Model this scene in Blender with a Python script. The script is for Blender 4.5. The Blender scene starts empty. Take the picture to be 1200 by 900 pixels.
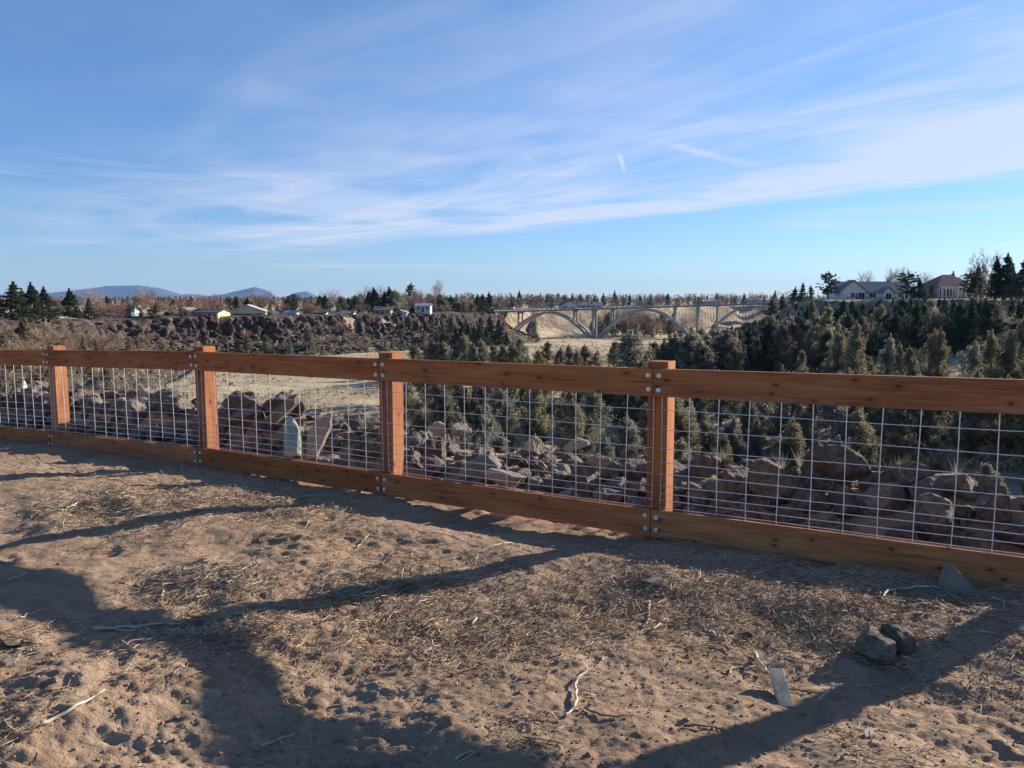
import bpy, bmesh, math, random
import numpy as np
from mathutils import Vector, Matrix
R = math.radians
rng = np.random.default_rng(7)
random.seed(11)
S = bpy.context.scene
col = S.collection

# ------------------------------------------------------------------ helpers
F = 906.0; PITCH = R(6.2); EYE = 1.58
cp, sp = math.cos(PITCH), math.sin(PITCH)

def pt(px, py, D):
    """photo pixel (1200x900) at axial depth D -> world point"""
    xc = (px-600)/F*D; yc = (450-py)/F*D
    return Vector((xc, D*cp + yc*sp, EYE + yc*cp - D*sp))

def proj(p):
    x, y, z = p[0], p[1], p[2]-EYE
    D = y*cp - z*sp
    yc = y*sp + z*cp
    return 600+F*x/D, 450-F*yc/D, D

def tag(o, label=None, cat=None, group=None, kind=None):
    if label: o['label'] = label
    if cat: o['category'] = cat
    if group: o['group'] = group
    if kind: o['kind'] = kind
    return o

def empty(name, loc=(0,0,0), rz=0):
    o = bpy.data.objects.new(name, None); col.objects.link(o)
    o.location = loc; o.rotation_euler = (0,0,rz); o.empty_display_size = .2
    return o

def mesh_np(name, verts, faces, mats, smooth=False, midx=None):
    """verts (N,3) ; faces (M,k) array with constant k"""
    verts = np.asarray(verts, dtype=np.float32); faces = np.asarray(faces, dtype=np.int32)
    me = bpy.data.meshes.new(name)
    k = faces.shape[1]
    me.vertices.add(len(verts)); me.vertices.foreach_set('co', verts.ravel())
    me.loops.add(faces.size); me.loops.foreach_set('vertex_index', faces.ravel())
    me.polygons.add(len(faces))
    me.polygons.foreach_set('loop_start', np.arange(0, faces.size, k, dtype=np.int32))
    if midx is not None: me.polygons.foreach_set('material_index', np.asarray(midx, dtype=np.int32))
    if smooth: me.polygons.foreach_set('use_smooth', np.ones(len(faces), dtype=bool))
    me.update(calc_edges=True)
    for m in (mats if isinstance(mats, (list, tuple)) else [mats]): me.materials.append(m)
    return me

def link(name, me, parent=None, loc=(0,0,0)):
    o = bpy.data.objects.new(name, me); col.objects.link(o)
    o.location = loc
    if parent: o.parent = parent
    return o

class MB:
    """collects quads/tris into one mesh"""
    def __init__(s): s.v = []; s.f = []
    def add(s, vs, fs):
        b = len(s.v); s.v += [tuple(v) for v in vs]; s.f += [tuple(i+b for i in f) for f in fs]
    def box(s, x0, x1, y0, y1, z0, z1):
        s.add([(x0,y0,z0),(x1,y0,z0),(x1,y1,z0),(x0,y1,z0),(x0,y0,z1),(x1,y0,z1),(x1,y1,z1),(x0,y1,z1)],
              [(0,3,2,1),(4,5,6,7),(0,1,5,4),(1,2,6,5),(2,3,7,6),(3,0,4,7)])
    def tube(s, pts, rad, n=6, cap=True):
        pts = [Vector(p) for p in pts]; b = len(s.v)
        if not isinstance(rad, (list, tuple)): rad = [rad]*len(pts)
        up = Vector((0,0,1))
        for i, p in enumerate(pts):
            t = (pts[min(i+1,len(pts)-1)] - pts[max(i-1,0)]).normalized()
            a = t.cross(up)
            if a.length < .05: a = t.cross(Vector((1,0,0)))
            a.normalize(); c = t.cross(a)
            for j in range(n):
                q = 2*math.pi*j/n
                s.v.append(tuple(p + (a*math.cos(q) + c*math.sin(q))*rad[i]))
        for i in range(len(pts)-1):
            for j in range(n):
                s.f.append((b+i*n+j, b+i*n+(j+1)%n, b+(i+1)*n+(j+1)%n, b+(i+1)*n+j))
        if cap:
            s.f.append(tuple(b+j for j in range(n))[::-1]); s.f.append(tuple(b+(len(pts)-1)*n+j for j in range(n)))
    def build(s, name, mat, parent=None, loc=(0,0,0), bevel=0, smooth=False):
        me = bpy.data.meshes.new(name); me.from_pydata(s.v, [], s.f)
        bm = bmesh.new(); bm.from_mesh(me)
        bmesh.ops.recalc_face_normals(bm, faces=bm.faces)
        if bevel: bmesh.ops.bevel(bm, geom=bm.edges[:], offset=bevel, segments=2, affect='EDGES', profile=.6)
        bm.to_mesh(me); bm.free()
        for m in (mat if isinstance(mat, (list, tuple)) else [mat]): me.materials.append(m)
        if smooth:
            for p in me.polygons: p.use_smooth = True
        return link(name, me, parent, loc)

# ---- numpy noise
def _h(ix, iy, iz, seed):
    n = (ix.astype(np.int64)*374761393 + iy.astype(np.int64)*668265263 + iz.astype(np.int64)*2147483647 + seed*974634777) & 0xffffffff
    n = ((n ^ (n >> 13)) * 1274126177) & 0xffffffff
    n = ((n ^ (n >> 16)) * 2246822519) & 0xffffffff
    return ((n ^ (n >> 15)) & 0xffffff) / float(0xffffff)
def vn2(x, y, seed=0):
    x = np.asarray(x, float); y = np.asarray(y, float)
    ix = np.floor(x); iy = np.floor(y); fx = x-ix; fy = y-iy
    fx = fx*fx*fx*(fx*(fx*6-15)+10); fy = fy*fy*fy*(fy*(fy*6-15)+10)
    z = np.zeros_like(ix)
    a = _h(ix,iy,z,seed); b = _h(ix+1,iy,z,seed); c = _h(ix,iy+1,z,seed); d = _h(ix+1,iy+1,z,seed)
    return (a*(1-fx)+b*fx)*(1-fy) + (c*(1-fx)+d*fx)*fy - .5
def fbm2(x, y, seed=0, oct=4, gain=.5, lac=2.03):
    s = 0; a = 1.
    for o in range(oct):
        s = s + a*vn2(x, y, seed+o*17); x = x*lac+3.1; y = y*lac-7.7; a *= gain
    return s
def worley3(p, seed=0):
    """returns F1, cell-random for (N,3) points"""
    ip = np.floor(p); best = np.full(len(p), 9.); cid = np.zeros(len(p)); sec = np.full(len(p), 9.)
    for dx in (-1,0,1):
        for dy in (-1,0,1):
            for dz in (-1,0,1):
                c = ip + np.array([dx,dy,dz])
                q = c + np.stack([_h(c[:,0],c[:,1],c[:,2],seed+k) for k in (1,2,3)], 1)
                d = np.sqrt(((q-p)**2).sum(1)); h = _h(c[:,0],c[:,1],c[:,2],seed+9)
                m = d < best
                sec = np.where(m, best, np.minimum(sec, d))
                cid = np.where(m, h, cid); best = np.where(m, d, best)
    return best, sec, cid
def sst(x, a, b):
    t = np.clip((np.asarray(x, float)-a)/(b-a), 0, 1); return t*t*(3-2*t)

# ------------------------------------------------------------------ materials
def mat(name):
    m = bpy.data.materials.new(name); m.use_nodes = True
    nt = m.node_tree; b = nt.nodes['Principled BSDF']
    return m, nt, b
class NG:
    def __init__(s, nt): s.nt = nt
    def n(s, t, **k):
        nd = s.nt.nodes.new(t)
        for a, v in k.items(): setattr(nd, a, v)
        return nd
    def l(s, a, b): s.nt.links.new(a, b)
    def setin(s, sock, v):
        if hasattr(v, 'is_output') or isinstance(v, bpy.types.NodeSocket): s.l(v, sock)
        else: sock.default_value = v
    def math(s, op, a, b=0, c=None, clamp=False):
        nd = s.n('ShaderNodeMath', operation=op, use_clamp=clamp)
        s.setin(nd.inputs[0], a); s.setin(nd.inputs[1], b)
        if c is not None: s.setin(nd.inputs[2], c)
        return nd.outputs[0]
    def sstep(s, x, a, b, lo=0, hi=1):
        nd = s.n('ShaderNodeMapRange', interpolation_type='SMOOTHSTEP')
        s.setin(nd.inputs[0], x); nd.inputs[1].default_value = a; nd.inputs[2].default_value = b
        nd.inputs[3].default_value = lo; nd.inputs[4].default_value = hi
        return nd.outputs[0]
    def mix(s, f, a, b):
        nd = s.n('ShaderNodeMix', data_type='RGBA')
        s.setin(nd.inputs[0], f)
        for i, v in ((6,a),(7,b)):
            if isinstance(v, tuple): nd.inputs[i].default_value = (*v[:3], 1)
            else: s.l(v, nd.inputs[i])
        return nd.outputs[2]
    def noise(s, vec, scale, detail=4, rough=.55, dist=0):
        nd = s.n('ShaderNodeTexNoise')
        if vec is not None: s.l(vec, nd.inputs['Vector'])
        nd.inputs['Scale'].default_value = scale; nd.inputs['Detail'].default_value = detail
        nd.inputs['Roughness'].default_value = rough; nd.inputs['Distortion'].default_value = dist
        return nd.outputs['Fac']
    def voro(s, vec, scale, feature='F1', out='Distance', rnd=1):
        nd = s.n('ShaderNodeTexVoronoi', feature=feature)
        if vec is not None: s.l(vec, nd.inputs['Vector'])
        nd.inputs['Scale'].default_value = scale; nd.inputs['Randomness'].default_value = rnd
        return nd.outputs[out]
    def mapping(s, vec, scale=(1,1,1), rot=(0,0,0), loc=(0,0,0)):
        nd = s.n('ShaderNodeMapping'); s.l(vec, nd.inputs[0])
        nd.inputs['Scale'].default_value = scale; nd.inputs['Rotation'].default_value = rot; nd.inputs['Location'].default_value = loc
        return nd.outputs[0]
    def bump(s, h, strength, dist):
        nd = s.n('ShaderNodeBump'); s.l(h, nd.inputs['Height'])
        nd.inputs['Strength'].default_value = strength; nd.inputs['Distance'].default_value = dist
        return nd.outputs[0]

def simple(name, c, rough=.8, var=.25, scale=3, metal=0, bump=0, bscale=30, coords='Object'):
    m, nt, b = mat(name); g = NG(nt)
    tc = g.n('ShaderNodeTexCoord').outputs[coords]
    f = g.noise(tc, scale, 5)
    f2 = g.sstep(f, .3, .7)
    c2 = tuple(max(0, x*(1-var)) for x in c); c1 = tuple(min(1, x*(1+var)) for x in c)
    g.l(g.mix(f2, c2, c1), b.inputs['Base Color'])
    b.inputs['Roughness'].default_value = rough; b.inputs['Metallic'].default_value = metal
    b.inputs['Specular IOR Level'].default_value = .3
    if bump: g.l(g.bump(g.noise(tc, bscale, 5), .6, bump), b.inputs['Normal'])
    return m

def mat_wood():
    m, nt, b = mat('stained_wood'); g = NG(nt)
    tc = g.n('ShaderNodeTexCoord').outputs['Object']
    oi = g.n('ShaderNodeObjectInfo').outputs['Random']
    off = g.n('ShaderNodeCombineXYZ'); g.l(g.math('MULTIPLY', oi, 37.), off.inputs[0]); g.l(g.math('MULTIPLY', oi, 11.), off.inputs[2])
    va = g.n('ShaderNodeVectorMath', operation='ADD'); g.l(tc, va.inputs[0]); g.l(off.outputs[0], va.inputs[1]); v = va.outputs[0]
    grain = g.noise(g.mapping(v, (1.6,30,38)), 1.6, 7, .65, .6)
    broad = g.noise(g.mapping(v, (.9,3,6)), 1.3, 3)
    fine = g.noise(g.mapping(v, (6,190,190)), 1, 4, .7)
    c = g.mix(g.sstep(grain, .3, .72), (.21,.077,.028), (.45,.195,.066))
    c = g.mix(g.sstep(broad, .35, .7, 0, .55), c, (.54,.265,.085))
    c = g.mix(g.sstep(fine, .5, .75, 0, .35), c, (.17,.06,.03))
    # knots
    sv = g.n('ShaderNodeSeparateXYZ'); g.l(v, sv.inputs[0]); cv = g.n('ShaderNodeCombineXYZ')
    wob = g.math('MULTIPLY', g.noise(v, 30, 2), .012)
    g.l(g.math('MULTIPLY', g.math('ADD', sv.outputs[0], wob), 4.2), cv.inputs[0]); g.l(g.math('MULTIPLY', g.math('ADD', sv.outputs[2], g.math('ADD', wob, g.math('MULTIPLY', sv.outputs[1], .7))), 8.5), cv.inputs[1]); kv = cv.outputs[0]
    k0 = g.n('ShaderNodeTexVoronoi', voronoi_dimensions='2D'); g.l(kv, k0.inputs['Vector']); k0.inputs['Scale'].default_value = 1; kd = k0.outputs['Distance']
    kr = g.n('ShaderNodeTexVoronoi', voronoi_dimensions='2D'); g.l(kv, kr.inputs['Vector']); kr.inputs['Scale'].default_value = 1
    sep = g.n('ShaderNodeSeparateColor'); g.l(kr.outputs['Color'], sep.inputs[0])
    pick = g.math('GREATER_THAN', sep.outputs[0], .5)
    k1 = g.math('MULTIPLY', g.sstep(kd, .085, .04), pick); k2 = g.math('MULTIPLY', g.sstep(kd, .26, .06, 0, .45), pick)
    c = g.mix(k2, c, (.20,.065,.03)); c = g.mix(g.math('MULTIPLY', k1, .85), c, (.05,.022,.015))
    # weather blotches
    bl = g.noise(v, 4.5, 5)
    c = g.mix(g.sstep(bl, .55, .72, 0, .3), c, (.22,.12,.085))
    chk = g.noise(g.mapping(v, (1.1,60,70)), 1, 3, .5, .3)
    c = g.mix(g.sstep(chk, .665, .70, 0, .75), c, (.07,.03,.018))
    hv = g.n('ShaderNodeHueSaturation'); g.l(c, hv.inputs['Color']); g.l(g.math('ADD', .82, g.math('MULTIPLY', g.math('FRACT', g.math('MULTIPLY', oi, 5.7)), .38)), hv.inputs['Value'])
    g.l(g.math('ADD', .98, g.math('MULTIPLY', g.math('FRACT', g.math('MULTIPLY', oi, 13.3)), .08)), hv.inputs['Saturation'])
    g.l(g.math('ADD', .482, g.math('MULTIPLY', g.math('FRACT', g.math('MULTIPLY', oi, 3.1)), .012)), hv.inputs['Hue']); c = hv.outputs[0]
    dn = g.noise(v, 9, 6, .7); sz = g.n('ShaderNodeSeparateXYZ'); g.l(tc, sz.inputs[0])
    dust = g.math('MULTIPLY', g.sstep(g.math('ADD', g.math('MULTIPLY', sz.outputs[2], -2.2), dn), .55, .85, 0, .22), 1)
    c = g.mix(dust, c, (.36,.25,.17))
    g.l(c, b.inputs['Base Color'])
    b.inputs['Roughness'].default_value = .8; b.inputs['Specular IOR Level'].default_value = .18
    h = g.math('ADD', g.math('MULTIPLY', grain, .6), g.math('MULTIPLY', fine, .5))
    g.l(g.bump(h, .5, .0015), b.inputs['Normal'])
    return m

def mat_rock(name, a, bcol, lichen=(.42,.38,.28), lich=.35, scale=1., bump=.02):
    m, nt, b = mat(name); g = NG(nt)
    tc = g.n('ShaderNodeTexCoord').outputs['Object']
    oi = g.n('ShaderNodeObjectInfo').outputs['Random']
    va = g.n('ShaderNodeVectorMath', operation='ADD'); g.l(tc, va.inputs[0])
    cx = g.n('ShaderNodeCombineXYZ'); g.l(g.math('MULTIPLY', oi, 50.), cx.inputs[0]); g.l(cx.outputs[0], va.inputs[1]); v = va.outputs[0]
    n1 = g.noise(v, 3.2*scale, 8, .62); n2 = g.noise(v, 17*scale, 6, .6); n3 = g.noise(v, 1.1*scale, 2)
    c = g.mix(g.sstep(n1, .3, .7), a, bcol)
    c = g.mix(g.sstep(n2, .45, .75, 0, .5), c, tuple(x*.35 for x in a))
    hue = g.n('ShaderNodeHueSaturation'); g.l(c, hue.inputs['Color'])
    g.l(g.math('ADD', .72, g.math('MULTIPLY', oi, .6)), hue.inputs['Value'])
    c = hue.outputs[0]
    geo = g.n('ShaderNodeNewGeometry'); sx = g.n('ShaderNodeSeparateXYZ'); g.l(geo.outputs['Normal'], sx.inputs[0])
    up = g.sstep(sx.outputs[2], .1, .9, .15, 1)
    lm = g.math('MULTIPLY', g.sstep(g.noise(v, 6*scale, 7, .7), .52, .66, 0, lich), up)
    c = g.mix(lm, c, lichen)
    g.l(c, b.inputs['Base Color']); b.inputs['Roughness'].default_value = .92; b.inputs['Specular IOR Level'].default_value = .2
    hh = g.math('ADD', n1, g.math('MULTIPLY', g.noise(v, 26*scale, 7, .7), .45))
    g.l(g.bump(hh, .9, bump), b.inputs['Normal'])
    return m

def mat_leaf(name, dark, light, hvar=.02, vvar=.5, trans=.25):
    m, nt, b = mat(name); g = NG(nt)
    tc = g.n('ShaderNodeTexCoord').outputs['Object']; oi = g.n('ShaderNodeObjectInfo').outputs['Random']
    n = g.noise(tc, .9, 5, .65); n2 = g.noise(tc, 5., 4)
    c = g.mix(g.sstep(n, .35, .65), dark, light)
    c = g.mix(g.sstep(n2, .5, .75, 0, .5), c, tuple(x*1.35 for x in light))
    hs = g.n('ShaderNodeHueSaturation'); g.l(c, hs.inputs['Color'])
    g.l(g.math('ADD', .5-hvar, g.math('MULTIPLY', oi, hvar*2)), hs.inputs['Hue'])
    r2 = g.math('FRACT', g.math('MULTIPLY', oi, 7.31))
    g.l(g.math('ADD', 1-vvar*.5, g.math('MULTIPLY', r2, vvar)), hs.inputs['Value'])
    r3 = g.math('FRACT', g.math('MULTIPLY', oi, 23.7))
    g.l(g.math('ADD', .6, g.math('MULTIPLY', r3, .55)), hs.inputs['Saturation'])
    g.l(hs.outputs[0], b.inputs['Base Color']); b.inputs['Roughness'].default_value = .8; b.inputs['Specular IOR Level'].default_value = .15
    if trans:
        t = g.n('ShaderNodeBsdfTranslucent'); g.l(hs.outputs[0], t.inputs[0])
        mx = g.n('ShaderNodeMixShader'); mx.inputs[0].default_value = trans
        g.l(b.outputs[0], mx.inputs[1]); g.l(t.outputs[0], mx.inputs[2]); g.l(mx.outputs[0], nt.nodes['Material Output'].inputs[0])
    return m

def mat_dirt():
    m, nt, b = mat('bare_dirt'); g = NG(nt)
    tc = g.n('ShaderNodeTexCoord').outputs['Object']
    n1 = g.noise(tc, .9, 4); n2 = g.noise(tc, 7, 7, .68); n3 = g.noise(tc, 45, 6, .7); n4 = g.noise(tc, 2.2, 6, .6, .4)
    c = g.mix(g.sstep(n1, .35, .65), (.365,.235,.147), (.48,.325,.21))
    c = g.mix(g.sstep(n2, .38, .66, 0, .55), c, (.285,.178,.11))
    c = g.mix(g.sstep(n3, .5, .78, 0, .7), c, (.46,.335,.225))
    c = g.mix(g.sstep(n4, .53, .68, 0, .5), c, (.24,.148,.095))
    sp_ = g.voro(tc, 130); c = g.mix(g.sstep(sp_, .22, .12, 0, .55), c, (.13,.08,.055))
    st = g.noise(g.mapping(tc, (14,70,20), (0,0,.5)), 1, 5, .65, 1.2)
    c = g.mix(g.sstep(st, .6, .72, 0, .6), c, (.44,.33,.21))
    g.l(c, b.inputs['Base Color']); b.inputs['Roughness'].default_value = .95; b.inputs['Specular IOR Level'].default_value = .12
    hh = g.math('ADD', g.math('MULTIPLY', n3, .5), g.math('ADD', g.math('MULTIPLY', st, .45), g.math('MULTIPLY', g.noise(tc, 16, 7, .72), 1.)))
    g.l(g.bump(hh, 1., .022), b.inputs['Normal'])
    return m

def mat_terrain():
    m, nt, b = mat('canyon_terrain'); g = NG(nt)
    tc = g.n('ShaderNodeTexCoord').outputs['Object']
    n1 = g.noise(tc, .028, 6, .6, .5); n2 = g.noise(tc, .35, 7, .65); n3 = g.noise(g.mapping(tc, (.05,.22,.1)), 1, 7, .65)
    c = g.mix(g.sstep(n1, .38, .62), (.43,.325,.19), (.58,.46,.29))
    c = g.mix(g.sstep(n3, .5, .66, 0, .6), c, (.28,.225,.14))
    c = g.mix(g.sstep(n2, .5, .7, 0, .6), c, (.66,.54,.36))
    geo = g.n('ShaderNodeNewGeometry'); sx = g.n('ShaderNodeSeparateXYZ'); g.l(geo.outputs['True Normal'], sx.inputs[0])
    steep = g.sstep(sx.outputs[2], .97, .86)
    rc = g.mix(g.sstep(g.noise(tc, .5, 7, .7), .4, .62), (.09,.068,.055), (.30,.20,.13))
    c = g.mix(g.math('MULTIPLY', steep, g.sstep(g.noise(tc, .12, 5), .35, .6, .45, .95)), c, rc)
    g.l(c, b.inputs['Base Color']); b.inputs['Roughness'].default_value = .95; b.inputs['Specular IOR Level'].default_value = .1
    g.l(g.bump(g.noise(tc, 1.3, 8, .7), 1., .5), b.inputs['Normal'])
    return m

def mat_cliff():
    m, nt, b = mat('basalt_cliff'); g = NG(nt)
    tc = g.n('ShaderNodeTexCoord').outputs['Object']
    n1 = g.noise(tc, .35, 7, .7); n2 = g.noise(tc, 1.6, 6, .7); n3 = g.noise(tc, .06, 4)
    c = g.mix(g.sstep(n1, .35, .65), (.042,.034,.033), (.165,.12,.10))
    c = g.mix(g.sstep(n2, .52, .74, 0, .6), c, (.32,.24,.175))
    ce = g.n('ShaderNodeAttribute', attribute_name='cell').outputs['Fac']
    c = g.mix(g.sstep(ce, .55, .1, 0, .7), c, (.04,.03,.03))
    at = g.n('ShaderNodeAttribute', attribute_name='talus').outputs['Fac']
    gr = g.mix(g.sstep(n2, .4, .6), (.27,.21,.13), (.17,.15,.09))
    f = g.math('MULTIPLY', g.sstep(at, .2, .9, .0, 1), g.sstep(g.math('ADD', n1, g.math('MULTIPLY', n3, .4)), .68, .82))
    c = g.mix(f, c, gr)
    g.l(c, b.inputs['Base Color']); b.inputs['Roughness'].default_value = .95; b.inputs['Specular IOR Level'].default_value = .1
    g.l(g.bump(g.noise(tc, 1.8, 7, .75), 1., .45), b.inputs['Normal'])
    return m

M = {}
M['wood'] = mat_wood()
M['dirt'] = mat_dirt(); M['terrain'] = mat_terrain(); M['cliff'] = mat_cliff()
M['rock'] = mat_rock('brown_basalt', (.125,.096,.077), (.32,.243,.182), lich=.5, bump=.05)
M['rock_grey'] = mat_rock('grey_stone', (.16,.13,.105), (.27,.23,.185), lich=.2)
M['rock_pale'] = mat_rock('pale_stone', (.34,.265,.18), (.50,.40,.28), lich=.2)
M['rock_green'] = mat_rock('pale_green_stone', (.24,.27,.22), (.34,.37,.30), lich=.1)
M['steel'] = simple('galvanised_wire', (.68,.67,.68), .42, .1, 20, .55)
M['bolt'] = simple('bolt_steel', (.72,.72,.72), .35, .08, 60, .5)
M['leaf_juniper'] = mat_leaf('juniper_foliage', (.135,.125,.075), (.31,.27,.17), .025, .6, .35)
M['leaf_dark'] = mat_leaf('dark_foliage', (.035,.058,.034), (.085,.105,.055), .015, .5)
M['leaf_slope'] = mat_leaf('shaded_slope_foliage', (.04,.06,.045), (.098,.122,.082), .02, .5)  # darker copy of juniper foliage, slope shade put into its colour
M['bark'] = simple('tree_bark', (.13,.095,.07), .9, .35, 6)
M['twig_tan'] = simple('bare_twigs', (.36,.25,.17), .9, .25, .5)
M['twig_pink'] = simple('reddish_twigs', (.28,.16,.13), .9, .25, .5)
M['twig_grey'] = simple('pale_twigs', (.42,.36,.33), .9, .2, .5)
M['straw'] = simple('dry_straw', (.52,.385,.245), .85, .45, 6)
M['stick'] = simple('weathered_stick', (.55,.44,.32), .85, .3, 8, bump=.002, bscale=60)
M['stick_dark'] = simple('dark_stick', (.17,.11,.075), .9, .3, 8, bump=.002, bscale=60)
M['concrete'] = simple('bridge_concrete', (.35,.325,.29), .85, .15, .15)
M['deck_concrete'] = simple('shade_toned_deck_concrete', (.21,.195,.18), .9, .2, .3)  # darker copy of the concrete: shade on deck and railing sides painted in
M['asphalt'] = simple('bridge_deck', (.20,.19,.18), .9, .15, .3)
M['offcut'] = simple('weathered_lumber', (.58,.43,.28), .8, .3, 10, bump=.002, bscale=80)
M['sage'] = mat_leaf('sage_brush', (.17,.145,.085), (.33,.275,.17), .02, .3, .1)
M['grass'] = mat_leaf('dry_grass_blades', (.30,.24,.13), (.48,.39,.23), .01, .3, .2)
M['glass'] = simple('window_glass', (.03,.035,.045), .12, .1, 1)
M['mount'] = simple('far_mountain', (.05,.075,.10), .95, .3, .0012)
def hm(name, c, v=.1): 
    if name not in M: M[name] = simple(name, c, .8, v, .6)
    return M[name]

# ------------------------------------------------------------------ terrain height
P4 = np.array([.97, 5.09]); FD = np.array([.857, -.515]); FN = np.array([.515, .857])
UP = [-12.15, -9.75, -7.32, -4.69, -2.348, 0., 2.33, 4.7]          # posts along the fence
ZB = [-.28, -.205, -.12, -.045, -.023, 0., .04, .075]                  # underside of the bottom rail at each post
FH = 1.13
def fpt(u, t, z): return Vector((P4[0]+FD[0]*u+FN[0]*t, P4[1]+FD[1]*u+FN[1]*t, z))

POLY = np.array([(60,-30),(4.6,5.6),(-7.4,12.8),(-45,36),(-84,80),(-91,125),(-92,140),(-98,165),(-104,190),(-102,206),(-94,226),(-79.5,241),(-65.6,271),(-49.7,301),(-29,332),(-15,395),(-10,480),(14,560),(44,600),
                 (100,640),(150,700),(230,770),(360,800),(380,700),(184,468),(150,400),(112,300),(82,212),(80,187),(94,183),(97,168),(92,140),(82,100),(74,50),(68,0)], float)
def sdist(x, y):
    """positive inside the canyon"""
    x = x + 0*y; sh = x.shape; x = x.ravel(); y = y.ravel()
    d = np.full(x.shape, 1e9); inside = np.zeros(x.shape, bool)
    n = len(POLY)
    for i in range(n):
        a = POLY[i]; b = POLY[(i+1) % n]
        ex, ey = b-a; L2 = ex*ex+ey*ey
        t = np.clip(((x-a[0])*ex+(y-a[1])*ey)/L2, 0, 1)
        d = np.minimum(d, np.hypot(x-a[0]-t*ex, y-a[1]-t*ey))
        c = ((a[1] > y) != (b[1] > y)) & (x < (b[0]-a[0])*(y-a[1])/((b[1]-a[1]) if b[1] != a[1] else 1e-9)+a[0])
        inside ^= c
    return np.where(inside, d, -d).reshape(sh)
CTRL = np.array([(0,0,0),(-7,10,-.15),(-25,20,-.8),(-60,40,-1.5),(-91,125,-1.8),(-98,165,-2.9),(-102,206,-3.7),(-79,241,-3.6),(-65,271,-4.0),(-49,301,-4.2),(-29,332,-4.4),(-15,395,-5.2),(-10,480,-6.3),(14,560,-5.6),(44,600,-5),(180,800,-5),
                 (176,455,-1.2),(112,300,.3),(80,205,1.5),(94,183,1.7),(97,168,1.8),(92,140,1.6),(80,60,.6),(40,-10,0),(0,1000,-3.6),(400,1000,-3),(-500,300,-3),(-300,1500,-3.5),(500,300,1),(0,-200,0),(0,3000,-4),(1500,2000,-3.5),(-1500,1000,-3)], float)
def zplat(x, y):
    w = 0; s = 0
    for cx, cy, cz in CTRL:
        k = 1/((x-cx)**2+(y-cy)**2+9)**1.35; w = w+k; s = s+k*cz
    return s/w
def zfloor(x, y):
    z = -13.2 - .030*np.clip(y-180, 0, 330)
    z = z + 5.2*sst(x, 8, 50)*(1-sst(y, 100, 170))
    return z + .9*fbm2(x*.02, y*.02, 5, 3)
def far_h(x, y, low=False):
    lw = ((x < 16) & (y > 105)).astype(float)*(1-sst(np.abs(x-5), 8, 12)*(x > 5))
    s = sdist(x, y) + 5*fbm2(x*.03, y*.03, 31, 3)*sst(np.hypot(x, y), 30, 90)*(1-lw)
    zr = zplat(x, y); zf = zfloor(x, y)
    W = np.where(np.hypot(x, y) < 70, 19, np.where((x > 30) & (y < 460), 46., 27.))
    W = 19 + (W-19)*sst(np.hypot(x, y), 30, 90)
    g = np.clip(s/W, 0, 1); g = 1-(1-g)**1.7
    g = g*(1-lw)+lw*np.interp(s, [-99,0,.4,3.6,8,25,29,99], [0,0,.06,.48,.62,1,1,1])
    z = zr - (zr-zf)*g - (5. if low else 0.)*lw*sst(s, -3.0, 1.5)*(1-sst(s, 20, 30))
    ru = sst(s, .5, 3)*(1-.8*lw)
    z = z + ru*(fbm2(x*.15, y*.15, 41, 4)*.75) + (.25*fbm2(x*.2, y*.2, 43, 4))*sst(np.hypot(x, y), 15, 40)
    left = (x < 0) & (y > 150)
    return z, s
def mound(u, t):
    k = np.interp(u, [-10,-8,-4.5,-3.4,-2.6,-.8,.3,3.5], [.46,.46,.42,.34,.19,.17,.31,.34])
    return k*sst(t, .25, 1.05)
FOOT = [(rng.uniform(-3.2, 3.6), rng.uniform(2.3, 6), rng.uniform(0, 3.1), rng.uniform(.09, .15), rng.uniform(.006, .014)) for _ in range(46)]
def near_h(x, y, detail=True):
    u = (x-P4[0])*FD[0]+(y-P4[1])*FD[1]; t = (x-P4[0])*FN[0]+(y-P4[1])*FN[1]
    zl = np.interp(u, [-20,-9.75,-7.32,-4.69,-2.348,0,2.33,6], [-.42,-.16,-.085,-.045,-.035,-.012,.065,.10])
    fade = 1-np.exp(-(t/1.1)**2)
    z = zl*np.exp(-np.clip(-t, 0, 99)/3.5)
    z = z + fade*(.13*fbm2(x*.62+3, y*.62, 3, 3) + .02)
    z = z + (.3+.7*fade)*(.050*fbm2(x*2.3, y*2.3, 9, 3) )
    # scoured dip under the rail beside the fourth post, low ridge in front of it
    z = z - .05*np.exp(-(((u+1.0)/.8)**2+((t+.15)/.35)**2)) + .045*np.exp(-(((u+1.2)/.7)**2+((t+.75)/.28)**2))
    z = z + np.where(t > .1, mound(u, t)-.10*sst(t, .05, .3), 0)
    if detail:
        ridg = .5-np.abs(vn2(x*7+2*vn2(x*3,y*3,77), y*11, 21))
        patch = sst(fbm2(x*.9, y*.9, 55, 2), -.25, .3)
        z = z + (.010+.011*patch)*fbm2(x*3.6+y*1.2, y*8.2, 13, 4, .62) + .014*(ridg-.35)*(vn2(x*1.3, y*1.3, 99)+.5)
        z = z + (.0075+.004*patch)*fbm2(x*26, y*34, 27, 4, .68)
        dr = np.clip(vn2(x*14+3*vn2(x*2,y*2,7), y*3.2-x*2., 45)-.1, 0, 1); z = z + .012*dr
        for fx, fy, fa, fl, fd in FOOT:
            c, s_ = math.cos(fa), math.sin(fa)
            a = ((x-fx)*c+(y-fy)*s_)/fl; b = (-(x-fx)*s_+(y-fy)*c)/(fl*.42)
            q = a*a+b*b
            z = z + np.where(q < 9, -fd*np.exp(-q**2) + fd*.5*np.exp(-(np.sqrt(q)-1.35)**2*7), 0)
    return z
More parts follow.
